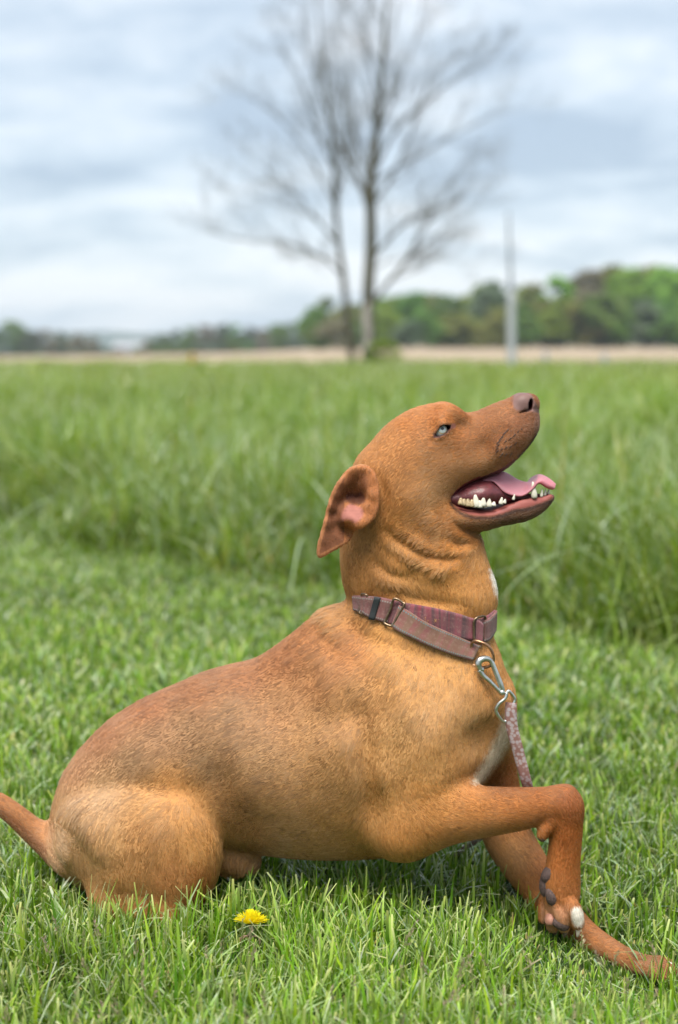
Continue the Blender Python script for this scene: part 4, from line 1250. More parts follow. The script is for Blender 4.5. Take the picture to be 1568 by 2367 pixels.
# ---- tongue, mouth, teeth -----------------------------------------------------
CREST = [(1062,1128),(1092,1112),(1128,1101),(1160,1089),(1179,1095),(1200,1108),(1224,1114),(1237,1107),(1247,1098),(1258,1099),(1275,1109),(1287,1120)]
NEARE = [(1070,1132),(1100,1116),(1132,1107),(1152,1120),(1169,1134),(1187,1141),(1208,1142),(1228,1128),(1241,1113),(1255,1111),(1272,1122),(1284,1129)]
YN = [-.014,-.020,-.024,-.028,-.030,-.031,-.031,-.030,-.029,-.027,-.021,-.009]
YC = .004
def tongue():
    K = 6
    c = catmull(np.array([P(u, v, YC) for u, v in CREST]), K)
    n = catmull(np.array([P(u, v, y) for (u, v), y in zip(NEARE, YN)]), K)
    m = len(c); far = n.copy(); far[:, 1] = 2 * YC - n[:, 1]
    W = 13
    top = np.zeros((m, W, 3)); bot = np.zeros((m, W, 3))
    for j in range(W):
        s = j / (W - 1) * 2 - 1
        e = n if s < 0 else far
        k = abs(s)
        bulge = (1 - k * k) * .0022 - .0016 * math.exp(-(s / .13) ** 2)
        top[:, j] = c * (1 - k) + e * k
        top[:, j, 2] += bulge
    i = np.linspace(0, 1, m)
    th = .0058 + .0032 * np.exp(-((i - .86) / .10) ** 2)
    th[-1] = .0025
    tg = np.gradient(c, axis=0); tg /= np.linalg.norm(tg, axis=1)[:, None]
    dn = np.stack([tg[:, 2], np.zeros(m), -tg[:, 0]], 1)
    for j in range(W):
        s = abs(j / (W - 1) * 2 - 1)
        bot[:, j] = top[:, j] + dn * (th * (1 - .25 * s ** 4))[:, None]
    # round sides: pull the outermost columns in
    V = np.concatenate([top.reshape(-1, 3), bot.reshape(-1, 3)])
    F = []
    o = m * W
    for a in range(m - 1):
        for j in range(W - 1):
            F.append((a * W + j, (a + 1) * W + j, (a + 1) * W + j + 1, a * W + j + 1))
            F.append((o + a * W + j, o + a * W + j + 1, o + (a + 1) * W + j + 1, o + (a + 1) * W + j))
        for j in (0, W - 1):
            q = (a * W + j, o + a * W + j, o + (a + 1) * W + j, (a + 1) * W + j)
            F.append(q if j == 0 else q[::-1])
    for a in (0, m - 1):
        for j in range(W - 1):
            q = (a * W + j, a * W + j + 1, o + a * W + j + 1, o + a * W + j)
            F.append(q if a == 0 else q[::-1])
    F = [tuple(reversed(q)) for q in F]
    tip = np.repeat(i, W)
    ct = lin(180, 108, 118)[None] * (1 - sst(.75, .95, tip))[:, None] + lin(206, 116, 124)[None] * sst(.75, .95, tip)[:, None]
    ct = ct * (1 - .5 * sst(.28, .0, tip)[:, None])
    cb = lin(172, 72, 82)[None] * (1 - sst(.72, .85, tip))[:, None] + lin(206, 34, 48)[None] * sst(.72, .85, tip)[:, None]
    return V, F, np.concatenate([ct, cb])
tv, tf, tcol = tongue()
t = NT('tongue'); oc = t.obj()
pap = t.noise(1400, 2, .5, oc)
pat = t.noise(90, 3, .6, oc)
tongue_m = t.pbr(t.mix(t.n('ShaderNodeMath', {0: pat, 1: .55}, operation='MULTIPLY').outputs[0], t.attr('tint'), (.36, .22, .25)), .36, 0, .5, t.bump(pap, .6, .0012), **{'Subsurface Weight': .25, 'Subsurface Radius': (.008, .003, .002), 'Subsurface Scale': .5})
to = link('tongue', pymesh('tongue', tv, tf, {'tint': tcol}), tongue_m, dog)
mod = to.modifiers.new('s', 'SUBSURF'); mod.levels = 1; mod.render_levels = 1

flesh = simple_mat('mouth_flesh', (.12, .026, .030), .42, 0, 160, .35, .4, **{'Subsurface Weight': .2, 'Subsurface Radius': (.006, .002, .001), 'Subsurface Scale': .4})
lp = [(1036,1150,.018),(1060,1149,.0195),(1090,1142,.0225),(1120,1137,.0225),(1150,1141,.0165),(1180,1148,.0085),(1215,1148,.006),(1245,1146,.004)]
pth = np.array([P(u, v, 0) for u, v, r in lp]); rr = [r for *_, r in lp]
pc = catmull(np.concatenate([pth, np.array(rr)[:, None]], 1), 4)
v, f = tube(pc[:, :3], pc[:, 3], 20)
v = np.array(v); v[:, 1] *= 2.05
v += (VN(v * 170)[:, None] * np.array([.0008, .001, .0012]))
link('mouth_lining', pymesh('mouth_lining', v, f), flesh, dog)

ivory = simple_mat('tooth', (.58, .54, .44), .22, 0, 200, .10, .1)
ivory_y = simple_mat('stained_tooth', (.36, .27, .15), .28, 0, 260, .45, .2)
def tooth(base, tips, w, Y, mat, thick=.6, lab=None):
    """A row of cusps rising from one broad base (picture points, width in picture units)."""
    parts = []
    for (bu, bv), (tu, tv_), ww in zip(base, tips, w):
        B = P(bu, bv + 5, Y); Tt = P(tu, tv_, Y * .98)
        s = ww * .00062 / 2
        mid = B * .45 + Tt * .55
        pth = catmull(np.array([B, B * .7 + Tt * .3, mid, Tt]), 3)
        k = np.linspace(0, 1, len(pth))
        r = s * np.interp(k, [0, .2, .5, .85, 1], [.90, 1.05, .92, .58, .26])
        parts.append(tube(pth, r, 10, True, (1, thick)))
    o = link('tooth', pymesh('tooth', *join_vf(parts)), mat, dog)
    if lab: o['label'] = lab
    return o
tooth([(1236,1146)], [(1232,1113)], [15], -.0255, ivory, .9, 'long curved lower canine tooth')
tooth([(1252,1143)], [(1254,1131)], [8], -.019, ivory, .9)
tooth([(1260,1140)], [(1262,1130)], [7], -.014, ivory, .9)
tooth([(1268,1137)], [(1270,1129)], [6], -.008, ivory, .9)
tooth([(1187,1150)], [(1190,1142)], [7], -.0335, ivory, .7)
tooth([(1158,1160),(1166,1158)], [(1161,1149),(1169,1153)], [11, 9], -.0385, ivory)
tooth([(1131,1166),(1141,1164),(1122,1168)], [(1131,1151),(1143,1159),(1121,1162)], [15, 12, 8], -.0425, ivory)
tooth([(1102,1167),(1117,1165),(1110,1168)], [(1099,1143),(1118,1149),(1109,1156)], [19, 16, 16], -.0465, ivory, .6, 'largest double pointed cheek tooth')
tooth([(1083,1165),(1091,1166)], [(1082,1152),(1091,1154)], [16, 14], -.0485, ivory_y, .7, 'brown stained cheek tooth')
tooth([(1066,1161),(1072,1163)], [(1066,1150),(1074,1152)], [15, 14], -.0495, ivory_y, .7)
tooth([(1236,1146)], [(1232,1113)], [15], .0255, ivory, .9)
tooth([(1252,1143)], [(1254,1131)], [8], .019, ivory, .9)

# ---- paw pads and claws --------------------------------------------------------
pad_m = simple_mat('paw_pad', (.075, .046, .040), .75, 0, 420, .5, 1.0)
pad_pink = simple_mat('pink_pad', (.36, .17, .12), .55, 0, 700, .2, .4)
claw_m = simple_mat('claw', (.50, .42, .37), .35, 0, 300, .15)
claw_d = simple_mat('dark_claw', (.10, .07, .06), .35, 0, 300, .2)
def pad(u, v, Y, rx, ry, rz, rot, mat, lab=None, name='paw_pad'):
    c = P(u, v, Y); k = .00063
    vv, ff = ball((0, 0, 0), 1.0, 18, 12)
    vv = np.array(vv)
    vv = np.sign(vv) * np.abs(vv) ** .92; vv[:, 0] *= 1 - .22 * vv[:, 2]
    vv *= np.array([rx * k, ry, rz * k])
    ca, sa = math.cos(rot), math.sin(rot)
    x, z = vv[:, 0].copy(), vv[:, 2].copy()
    vv[:, 0] = ca * x + sa * z; vv[:, 2] = -sa * x + ca * z
    vv += c
    vv += VN(vv * 300)[:, None] * .0006
    o = link(name, pymesh(name, vv, ff), mat, dog)
    if lab: o['label'] = lab
    return o
pad(1254,1934,-.1245, 9,.0085,11, .3, pad_m)
pad(1271,2016,-.1165, 14,.0120,27, .52, pad_m)
pad(1262,2046,-.110, 15,.0130,29, -.08, pad_m)
pad(1278,2072,-.1255, 17,.0105,23, -.5, pad_m)
pad(1309,2094,-.134, 9,.006,12, .35, pad_m)
pad(1299,2133,-.129, 21,.0115,17, .45, pad_m)
pad(1272,2124,-.119, 12,.012,15, .1, pad_pink, 'pink toe pad')
def claw(pts, r, mat, lab=None):
    p = catmull(np.array([P(*q) for q in pts]), 4)
    k = np.linspace(0, 1, len(p))
    o = link('claw', pymesh('claw', *tube(p, r * (1 - .72 * k ** 1.6), 10, True, (1, .8))), mat, dog)
    if lab: o['label'] = lab
claw([(1333,2132,-.1365),(1337,2150,-.138),(1335,2166,-.137)], .0050, claw_m, 'white claw')
claw([(1304,2142,-.128),(1307,2156,-.129),(1305,2166,-.128)], .0048, claw_d)
claw([(1284,2140,-.105),(1285,2152,-.105),(1283,2161,-.104)], .0046, claw_d)
claw([(1545,2226,-.196),(1554,2231,-.199),(1559,2239,-.200)], .0034, claw_m)
claw([(1551,2244,-.211),(1560,2248,-.214),(1565,2257,-.214)], .0034, claw_m)
claw([(1535,2255,-.223),(1543,2259,-.225),(1547,2266,-.225)], .0034, claw_m)
claw([(1246,1906,-.122),(1250,1912,-.122),(1256,1922,-.122)], .0030, claw_d)

# ---- whiskers -------------------------------------------------------------------
wh_m = simple_mat('whisker', (.035, .02, .015), .4)
def whisk(u, v, du, dv, L, r=.00017, name='whisker'):
    p, n = hit(u, v, .0006)
    if p is None: return
    d = np.array([du, 0, -dv], float); d /= np.linalg.norm(d)
    d = d + n * (.12 if r > .0005 else .35); d /= np.linalg.norm(d)
    k = np.linspace(0, 1, 7)[:, None]
    pts = p + d * L * k + n * L * (.02 if r > .0005 else .12) * k + np.array([0, 0, -1]) * L * .12 * k ** 2
    return tube(pts, r * (1 - .75 * k[:, 0]), 5)
wl = []
DOTS = [(1176,992),(1169,999),(1163,1008),(1157,1017),(1182,1011),(1171,1018),(1155,1026),(1182,1030),(1172,1032),(1162,1036),(1153,1040),(1184,1046),(1172,1048),(1163,1047),(1199,996),(1207,990),(1192,1003),(1194,1022),(1152,1034)]
for (u, v) in DOTS:
    w_ = whisk(u, v, -.75, .7, RNG.uniform(.005, .009), .00085)
    if w_: wl.append(w_)
for (u, v) in DOTS[:4]:
    w_ = whisk(u, v, -.6, .9, RNG.uniform(.018, .03), .00011)
    if w_: wl.append(w_)
for (u, v, du, dv, L) in [(1276,1156,.8,.55,.020),(1270,1164,.6,.8,.022),(1200,1200,-.1,1,.02),(1215,1198,.1,1,.016),(1183,1206,-.5,1,.03),(1192,1204,-.2,1,.026),(1120,1222,.1,1,.024),(1124,1222,.35,1,.028),(1240,1186,.3,1,.014),(1130,1220,.2,1,.02),(1165,1210,.1,1,.018)]:
    w_ = whisk(u, v, du, dv, L, .00024)
    if w_: wl.append(w_)
wo = link('whiskers', pymesh('whiskers', *join_vf(wl)), wh_m, dog); wo['kind'] = 'stuff'

# ----------------------------------------------------------------------------
# collar, its hardware, snap hook and leash
# ----------------------------------------------------------------------------
collar = empty('dog_collar', tuple(P(970, 1440, 0)))
tag(collar, 'worn pink and brown plaid webbing collar around the dog\'s neck', 'collar')

def strip(top, bot, off, thick, n=10, round_far=False, name='band', mat=None, parent=None, loose=None):
    """A band of webbing laid over the neck between two picture lines; thick and with real edges."""
    a = catmull(top, n); b = catmull(bot, n)
    m = min(len(a), len(b)); W = 9
    ctr = []
    for i in range(m):
        row = []
        for j in range(W):
            q = a[i] + (b[i] - a[i]) * (j / (W - 1))
            h, nn = hit(q[0], q[1])
            row.append((np.full(3, np.nan), np.full(3, np.nan)) if h is None else (h, nn))
        ctr.append(row)
    X = np.array([[r[0] for r in row] for row in ctr]); N = np.array([[r[1] for r in row] for row in ctr])
    # webbing is stiff: fit it to the skin smoothly instead of following every fold
    for i in range(m):
        for j in range(W):
            if np.isnan(X[i, j, 0]):
                q = a[i] + (b[i] - a[i]) * (j / (W - 1)); X[i, j] = P(q[0], q[1], -.01); N[i, j] = (.7, -.7, 0)
    Yv = X[:, :, 1]
    for _ in range(6):
        Yp = np.pad(Yv, 1, mode='edge')
        Ys = (Yp[:-2, 1:-1] + Yp[2:, 1:-1] + Yp[1:-1, :-2] + Yp[1:-1, 2:]) / 4
        Yv = np.minimum(Ys, Yv * .3 + Ys * .7)
    for i in range(m):
        for j in range(W):
            q = a[i] + (b[i] - a[i]) * (j / (W - 1)); X[i, j] = P(q[0], q[1], Yv[i, j])
    du = np.gradient(X, axis=0); dv = np.gradient(X, axis=1)
    N = np.cross(dv, du); N /= np.linalg.norm(N, axis=2)[..., None] + 1e-12
    if N[:, :, 1].mean() > 0: N = -N
    lo = (loose if loose is not None else np.zeros(m))
    outer = X + N * (off + thick) + np.array([0, -1, 0]) * 0
    inner = X + N * off
    V = np.concatenate([outer.reshape(-1, 3), inner.reshape(-1, 3)])
    o = m * W; F = []
    for i in range(m - 1):
        for j in range(W - 1):
            q = (i * W + j, (i + 1) * W + j, (i + 1) * W + j + 1, i * W + j + 1)
            F.append(q); F.append(tuple(x + o for x in q[::-1]))
        F.append((i * W, i * W + o, (i + 1) * W + o, (i + 1) * W)); j = W - 1
        F.append((i * W + j, (i + 1) * W + j, (i + 1) * W + j + o, i * W + j + o))
    for j in range(W - 1):
        F.append((j, j + 1, j + 1 + o, j + o)); i = (m - 1) * W
        F.append((i + j, i + j + o, i + j + 1 + o, i + j + 1))
    uvw = np.zeros((len(V), 3))
    L = np.concatenate([[0], np.cumsum(np.linalg.norm(np.diff(X[:, W // 2], axis=0), axis=1))])
    uvw[:, 0] = np.tile(np.repeat(L, W), 2); uvw[:, 1] = np.tile(np.tile(np.linspace(0, 1, W), m), 2)
    me = pymesh(name, V, F, {'along': uvw[:, 0], 'across': uvw[:, 1]})
    return link(name, me, mat, parent), X, N

def webbing(name, cols, plaid, seed, stitch=None, scale=1.0):
    """Woven tape: fine ribs across it, plaid bands along it, stitched rows beside its edges."""
    t = NT(name)
    al = t.n('ShaderNodeAttribute', attribute_name='along').outputs['Fac']; ac = t.n('ShaderNodeAttribute', attribute_name='across').outputs['Fac']
    def M(op, a, b=None, cl=False):
        i = {0: a}
        if b is not None: i[1] = b
        return t.n('ShaderNodeMath', i, operation=op, use_clamp=cl).outputs[0]
    oc = t.obj()
    band = t.n('ShaderNodeTexNoise', {'W': M('ADD', M('MULTIPLY', al, 55.0 * scale), seed), 'Scale': 1.0, 'Detail': 3.0}, noise_dimensions='1D').outputs['Fac']
    c = t.ramp(band, [(.30, cols[0]), (.45, cols[1]), (.56, cols[2]), (.70, cols[0])])
    b2 = t.n('ShaderNodeTexNoise', {'W': M('ADD', M('MULTIPLY', ac, 3.2), seed), 'Scale': 1.0, 'Detail': 2.0}, noise_dimensions='1D').outputs['Fac']
    c = t.mix(M('MULTIPLY', t.n('ShaderNodeMapRange', {'Value': b2, 'From Min': .45, 'From Max': .6}).outputs[0], .45), c, plaid)
    worn = t.noise(220, 5, .7, oc)
    c = t.mix(M('MULTIPLY', t.n('ShaderNodeMapRange', {'Value': worn, 'From Min': .52, 'From Max': .70}).outputs[0], .40), c, (.42, .30, .24))
    rib = M('SINE', M('MULTIPLY', al, 2 * math.pi / .0011)); rib2 = M('SINE', M('MULTIPLY', ac, 2 * math.pi * 17))
    weave = M('MULTIPLY', rib, rib2)
    c = t.mix(M('MULTIPLY', M('ADD', weave, 1.0), .22), c, (.10, .04, .05))
    h = weave
    if stitch:
        e = M('MINIMUM', M('ABSOLUTE', M('SUBTRACT', ac, .10)), M('ABSOLUTE', M('SUBTRACT', ac, .90)))
        on = M('MULTIPLY', M('LESS_THAN', e, .035), M('GREATER_THAN', M('SINE', M('MULTIPLY', al, 2 * math.pi / .0034)), -.25))
        c = t.mix(on, c, stitch); h = M('ADD', h, M('MULTIPLY', on, 2.0))
    return t.pbr(c, .85, 0, .2, t.bump(h, .5, .0006), **{'Sheen Weight': .25})

web_pink = webbing('pink_plaid_webbing', [(.25, .040, .058), (.29, .080, .095), (.095, .055, .058)], (.24, .10, .10), 3.0, None, .8)
web_brown = webbing('faded_brown_webbing', [(.21, .105, .065), (.22, .13, .08), (.27, .095, .085)], (.24, .14, .09), 9.0, (.15, .20, .20))
web_dull = webbing('dull_pink_webbing', [(.20, .072, .066), (.23, .095, .080), (.13, .062, .05)], (.22, .105, .085), 15.0, (.26, .22, .20))
band_black = simple_mat('black_elastic', (.014, .018, .02), .7, 0, 800, .3, .3)
brass = simple_mat('dark_brass', (.20, .14, .09), .38, .85, 200, .45, .25)
copper = simple_mat('copper_ring', (.34, .19, .11), .33, .9, 240, .35, .2)
steel = simple_mat('worn_steel', (.52, .53, .49), .30, .95, 150, .18, .15)

# inner band round the whole neck: near side from the picture, far side its mirror
strip([(818,1376),(846,1376),(884,1380),(930,1391),(998,1403),(1054,1416),(1098,1429),(1120,1424),(1142,1408)],
      [(820,1407),(846,1414),(884,1432),(912,1445),(1000,1462),(1050,1474),(1096,1480),(1120,1482),(1138,1455)], .0015, .0022, 8, name='webbing_band', mat=web_pink, parent=collar)
far_o = None
_top = [P(820,1376,0), P(1141,1410,0)]; _bot = [P(822,1408,0), P(1138,1458,0)]
def far_band():
    V, F, al = [], [], []
    n = 26
    for i in range(n + 1):
        a = math.pi * i / n
        s = (1 - math.cos(a)) / 2
        for edge in (_top, _bot):
            q = edge[0] + (edge[1] - edge[0]) * s
            # walk outwards from the middle plane to the skin
            h = skin_bvh.ray_cast(Vector((q[0], .16, q[2])), Vector((0, -1, 0)))
            y = h[0].y if h[0] is not None else .004
            for off in (.0012, .0036):
                V.append((q[0] + (s - .5) * 2 * off * (1 if abs(s - .5) > .45 else 0), max(y, .002) + off, q[2]))
    for i in range(n):
        b = i * 4; c = b + 4
        F += [(b + 1, b + 3, c + 3, c + 1), (b, c, c + 2, b + 2), (b, b + 1, c + 1, c), (b + 2, c + 2, c + 3, b + 3)]
    al = np.repeat(np.arange(n + 1) * .009, 4); ac = np.tile([0, 0, 1, 1], n + 1).astype(float)
    return link('webbing_band', pymesh('webbing_band', V, F, {'along': al, 'across': ac}), web_pink, collar)
far_band()
# left end with slider, black keeper, and the loose martingale loop that hangs below the band
strip([(818,1375),(830,1375),(845,1377)], [(820,1409),(831,1412),(846,1417)], .0040, .0022, 8, name='webbing_end', mat=web_dull, parent=collar)
strip([(843,1376),(862,1377),(884,1380),(908,1386)], [(842,1416),(858,1426),(878,1433),(898,1440)], .0044, .0026, 8, name='webbing_fold', mat=web_dull, parent=collar)
strip([(868,1376),(883,1378)], [(854,1430),(868,1433)], .0074, .0016, 6, name='keeper', mat=band_black, parent=collar)
strip([(924,1396),(950,1413),(980,1433),(1008,1447),(1035,1459),(1070,1475),(1107,1492)],
      [(906,1446),(928,1462),(951,1474),(983,1490),(1017,1503),(1050,1515),(1090,1527)], .0056, .0028, 8, name='martingale_loop', mat=web_brown, parent=collar)
strip([(1097,1428),(1106,1436),(1112,1446)], [(1096,1480),(1104,1486),(1110,1492)], .0056, .0026, 6, name='loop_fold', mat=web_pink, parent=collar)
strip([(1114,1432),(1128,1424),(1142,1408)], [(1114,1484),(1126,1476),(1139,1454)], .0046, .0024, 6, name='webbing_end', mat=web_dull, parent=collar)

def ring_path(uvs, off, n=6, closed=True):
    pts = []
    for u, v in uvs:
        h, nn = hit(u, v)
        if h is None: h = P(u, v, -.03); nn = np.array([.5, -.8, 0])
        y = h[1] + nn[1] * off
        pts.append(P(u, v, y))
    return catmull(np.array(pts), n, closed)
def wire(name, uvs, off, r, mat, parent, closed=True, n=6, taper=None):
    p = ring_path(uvs, off, n, closed)
    if closed: p = np.concatenate([p, p[:2]])
    o = link(name, pymesh(name, *tube(p, r, 8, not closed)), mat, parent)
    return o
wire('slider', [(836,1374),(846,1374),(850,1380),(846,1400),(842,1414),(834,1418),(831,1412),(834,1392)], .0080, .0017, brass, collar)
wire('loop_ring', [(912,1384),(932,1393),(935,1398),(922,1420),(908,1444),(902,1446),(891,1441),(890,1436),(902,1410)], .0088, .0019, brass, collar)
wire('loop_ring', [(1096,1436),(1104,1427),(1118,1424),(1123,1430),(1118,1454),(1114,1480),(1104,1486),(1097,1478),(1096,1456)], .0092, .0018, brass, collar)

# D ring, snap hook and swivel hang from the loop; leash from the swivel
def free_wire(name, pts, r, mat, parent, closed=False, n=6, flat=None):
    p = catmull(np.array([P(*q) for q in pts]), n, closed)
    if closed: p = np.concatenate([p, p[:2]])
    rad = r if np.isscalar(r) else np.interp(np.linspace(0, 1, len(p)), np.linspace(0, 1, len(r)), r)
    return link(name, pymesh(name, *tube(p, rad, 10, not closed, flat)), mat, parent)
h0, _n0 = hit(1095, 1500); YH = h0[1] - .012
h1, _n1 = hit(1130, 1560); YK = (h1[1] if h1 is not None else -.07) - .012
YK = min(YK, YH)
free_wire('d_ring', [(1094,1483,YH),(1112,1484,YK-.002),(1130,1494,YK-.004),(1140,1512,YK-.004),(1140,1530,YK-.003),(1128,1541,YK-.001),(1106,1541,YK+.003),(1086,1530,YH+.004),(1086,1508,YH+.004)], .00225, copper, collar, True)

leash = empty('leash', tuple(P(1170, 1600, YK)))
tag(leash, 'pink and white patterned leash clipped to the collar ring by a steel snap hook', 'leash')
hook = free_wire('snap_hook', [(1118,1548,YK-.007),(1110,1546,YK-.008),(1106,1536,YK-.008),(1110,1526,YK-.007),(1122,1522,YK-.005),(1134,1526,YK-.004),(1142,1542,YK-.004),(1150,1562,YK-.005),(1158,1582,YK-.006),(1162,1596,YK-.006)],
                 [.0032,.0042,.0052,.0052,.0044,.0037,.0038,.0039,.0040,.0040], steel, leash)
free_wire('hook_gate', [(1108,1548,YK-.008),(1118,1562,YK-.008),(1134,1576,YK-.008),(1148,1590,YK-.008),(1160,1602,YK-.007)], [.0042,.0036,.0029,.0028,.0036], steel, hook)
v, f = ball(tuple(P(1161,1600,YK-.007)), .0046, 16, 10)
link('pivot', pymesh('pivot', v, f), steel, hook)
free_wire('swivel_ring', [(1171,1600,YK-.007),(1178,1598,YK-.007),(1190,1614,YK-.005),(1188,1626,YK-.006)], .0024, steel, leash)
free_wire('swivel_ring', [(1172,1600,YK-.008),(1168,1614,YK-.010),(1154,1626,YK-.011),(1147,1640,YK-.011),(1152,1654,YK-.010),(1164,1668,YK-.006),(1172,1664,YK-.003)], .0026, steel, leash)

t = NT('leash_webbing')
al = t.n('ShaderNodeAttribute', attribute_name='along').outputs['Fac']; ac = t.n('ShaderNodeAttribute', attribute_name='across').outputs['Fac']
cmb = t.n('ShaderNodeCombineXYZ', {0: t.n('ShaderNodeMath', {0: al, 1: 150.0}, operation='MULTIPLY').outputs[0], 1: t.n('ShaderNodeMath', {0: ac, 1: 2.4}, operation='MULTIPLY').outputs[0]}).outputs[0]
vo = t.n('ShaderNodeTexVoronoi', {'Vector': cmb, 'Scale': 1.3}, feature='F1').outputs['Distance']
c = t.ramp(vo, [(.38, (.38, .34, .35)), (.52, (.32, .22, .21)), (.66, (.23, .115, .10))])
nz = t.noise(500, 3, .6, t.obj())
c = t.mix(t.n('ShaderNodeMath', {0: nz, 1: .4}, operation='MULTIPLY').outputs[0], c, (.28, .17, .14))
leash_m = t.pbr(c, .85, 0, .2, t.bump(nz, .5, .0008))
def ribbon(name, path, wid, thick, mat, parent, side):
    """A flat strap along a path in space; side gives the width direction at each joint."""
    p = catmull(np.array(path), 8); s = catmull(np.array(side), 8)
    w = np.interp(np.linspace(0, 1, len(p)), np.linspace(0, 1, len(wid)), wid)
    tg = np.gradient(p, axis=0); tg /= np.linalg.norm(tg, axis=1)[:, None]
    s = s - tg * (s * tg).sum(1)[:, None]; s /= np.linalg.norm(s, axis=1)[:, None]
    nn = np.cross(tg, s)
    L = np.concatenate([[0], np.cumsum(np.linalg.norm(np.diff(p, axis=0), axis=1))])
    V, F, al, ac = [], [], [], []
    K = 5
    for i in range(len(p)):
        for lay in (1, -1):
            for j in range(K):
                k = j / (K - 1) * 2 - 1
                V.append(p[i] + s[i] * w[i] / 2 * k + nn[i] * lay * thick / 2 * (1 - .3 * k ** 4)); al.append(L[i]); ac.append(j / (K - 1))
    R = 2 * K
    for i in range(len(p) - 1):
        b, c = i * R, (i + 1) * R
        for j in range(K - 1):
            F.append((b + j, b + j + 1, c + j + 1, c + j)); F.append((b + K + j, c + K + j, c + K + j + 1, b + K + j + 1))
        F.append((b, c, c + K, b + K)); F.append((b + K - 1, b + 2 * K - 1, c + 2 * K - 1, c + K - 1))
    for b in (0, (len(p) - 1) * R):
        for j in range(K - 1): F.append((b + j, b + K + j, b + K + j + 1, b + j + 1))
    return link(name, pymesh(name, V, F, {'along': np.array(al), 'across': np.array(ac)}), mat, parent)
lp = [P(1182,1624,YK-.006), P(1181,1642,YK-.007), P(1184,1680,YK-.006), P(1200,1742,YK-.004), P(1220,1816,YK+.004), P(1236,1868,-.03), P(1222,1885,.05), P(1180,1900,.10), P(1130,1925,.115), P(1095,1948,.12), P(1075,1960,.122), P(1030,2000,.13)]
sd_ = [(1, -.25, .1)] * 3 + [(1, -.3, .15)] * 2 + [(1, -.3, 0)] + [(.5, -.6, .6)] + [(.2, -.6, .8)] * 5
ribbon('strap', lp, [.016, .017, .0175, .0165, .0155, .015, .015, .015, .015, .015, .015, .014], .0032, leash_m, leash, sd_)
# ----------------------------------------------------------------------------
# grass: mown lawn in front, uncut grass behind; dandelions
# ----------------------------------------------------------------------------
def grass_mat(name, tr=.32, gloss=.28, rough=.45):
    t = NT(name)
    c = t.attr('tint')
    d = t.n('ShaderNodeBsdfDiffuse', {'Color': c}); tl = t.n('ShaderNodeBsdfTranslucent', {'Color': t.mix(.35, c, (.26, .38, .03))})
    m = t.n('ShaderNodeMixShader', {0: tr, 1: d.outputs[0], 2: tl.outputs[0]})
    g = t.n('ShaderNodeBsdfGlossy', {'Color': (1, 1, 1, 1), 'Roughness': rough})
    fr = t.n('ShaderNodeFresnel', {'IOR': 1.4})
    k = t.n('ShaderNodeMath', {0: fr.outputs[0], 1: gloss * 2.2}, operation='MULTIPLY', use_clamp=True)
    m2 = t.n('ShaderNodeMixShader', {0: k.outputs[0], 1: m.outputs[0], 2: g.outputs[0]})
    t.t.links.new(m2.outputs[0], t.out.inputs['Surface'])
    return t.m

def edge_d(x):
    """Distance from the lens at which the mown lawn ends."""
    return 5.0 - 1.15 * x + .25 * np.sin(x * 2.6 + .6) + .12 * np.sin(x * 7.1)

def inside_dog(p):
    ix = np.round((p[:, 0] - BX0) / HV).astype(int); iz = np.round((p[:, 2] - BZ0) / HV).astype(int)
    ok = (ix >= 0) & (ix < NX) & (iz >= 0) & (iz < NZ) & (p[:, 1] > BY0) & (p[:, 1] < BY1)
    r = np.zeros(len(p), bool)
    if ok.any():
        r[ok] = field(ix[ok], iz[ok], p[ok, 1].astype(np.float32)) < .0
    return r

def blades(root, h, w, az, lean, curl, prof, tints, segs, twist=None):
    """Many blades as one mesh: a bent strip each, tinted from root to tip."""
    n = len(root)
    s = np.linspace(0, 1, segs + 1)
    dirx, diry = np.cos(az), np.sin(az)
    fx, fy = -np.sin(az), np.cos(az)
    if twist is not None:
        fx, fy = np.cos(az + twist), np.sin(az + twist)
    V = np.zeros((n, segs + 1, 2, 3), np.float32); Cc = np.zeros((n, segs + 1, 2, 3), np.float32)
    for i, t_ in enumerate(s):
        out = h * (np.sin(lean) * t_ + curl * t_ * t_)
        up = h * (np.cos(lean) * t_ - .55 * curl * np.abs(curl) * t_ ** 3 - .10 * np.abs(curl) * t_ * t_)
        hw = w * np.interp(t_, np.linspace(0, 1, prof.shape[1]), np.arange(prof.shape[1])) * 0
        k = t_ * (prof.shape[1] - 1); a = int(min(k, prof.shape[1] - 2)); f = k - a
        hw = w * .5 * (prof[:, a] * (1 - f) + prof[:, a + 1] * f)
        cx, cy = root[:, 0] + dirx * out, root[:, 1] + diry * out
        for j, sg in enumerate((-1, 1)):
            V[:, i, j, 0] = cx + sg * fx * hw; V[:, i, j, 1] = cy + sg * fy * hw; V[:, i, j, 2] = root[:, 2] + up
        k = t_ * (tints.shape[1] - 1); a = int(min(k, tints.shape[1] - 2)); f = k - a
        Cc[:, i] = (tints[:, a] * (1 - f) + tints[:, a + 1] * f)[:, None]
    b = (np.arange(n) * (segs + 1) * 2)[:, None]
    F = np.concatenate([np.stack([b[:, 0] + 2 * i, b[:, 0] + 2 * i + 1, b[:, 0] + 2 * i + 3, b[:, 0] + 2 * i + 2], 1) for i in range(segs)])
    return V.reshape(-1, 3), F, Cc.reshape(-1, 3)

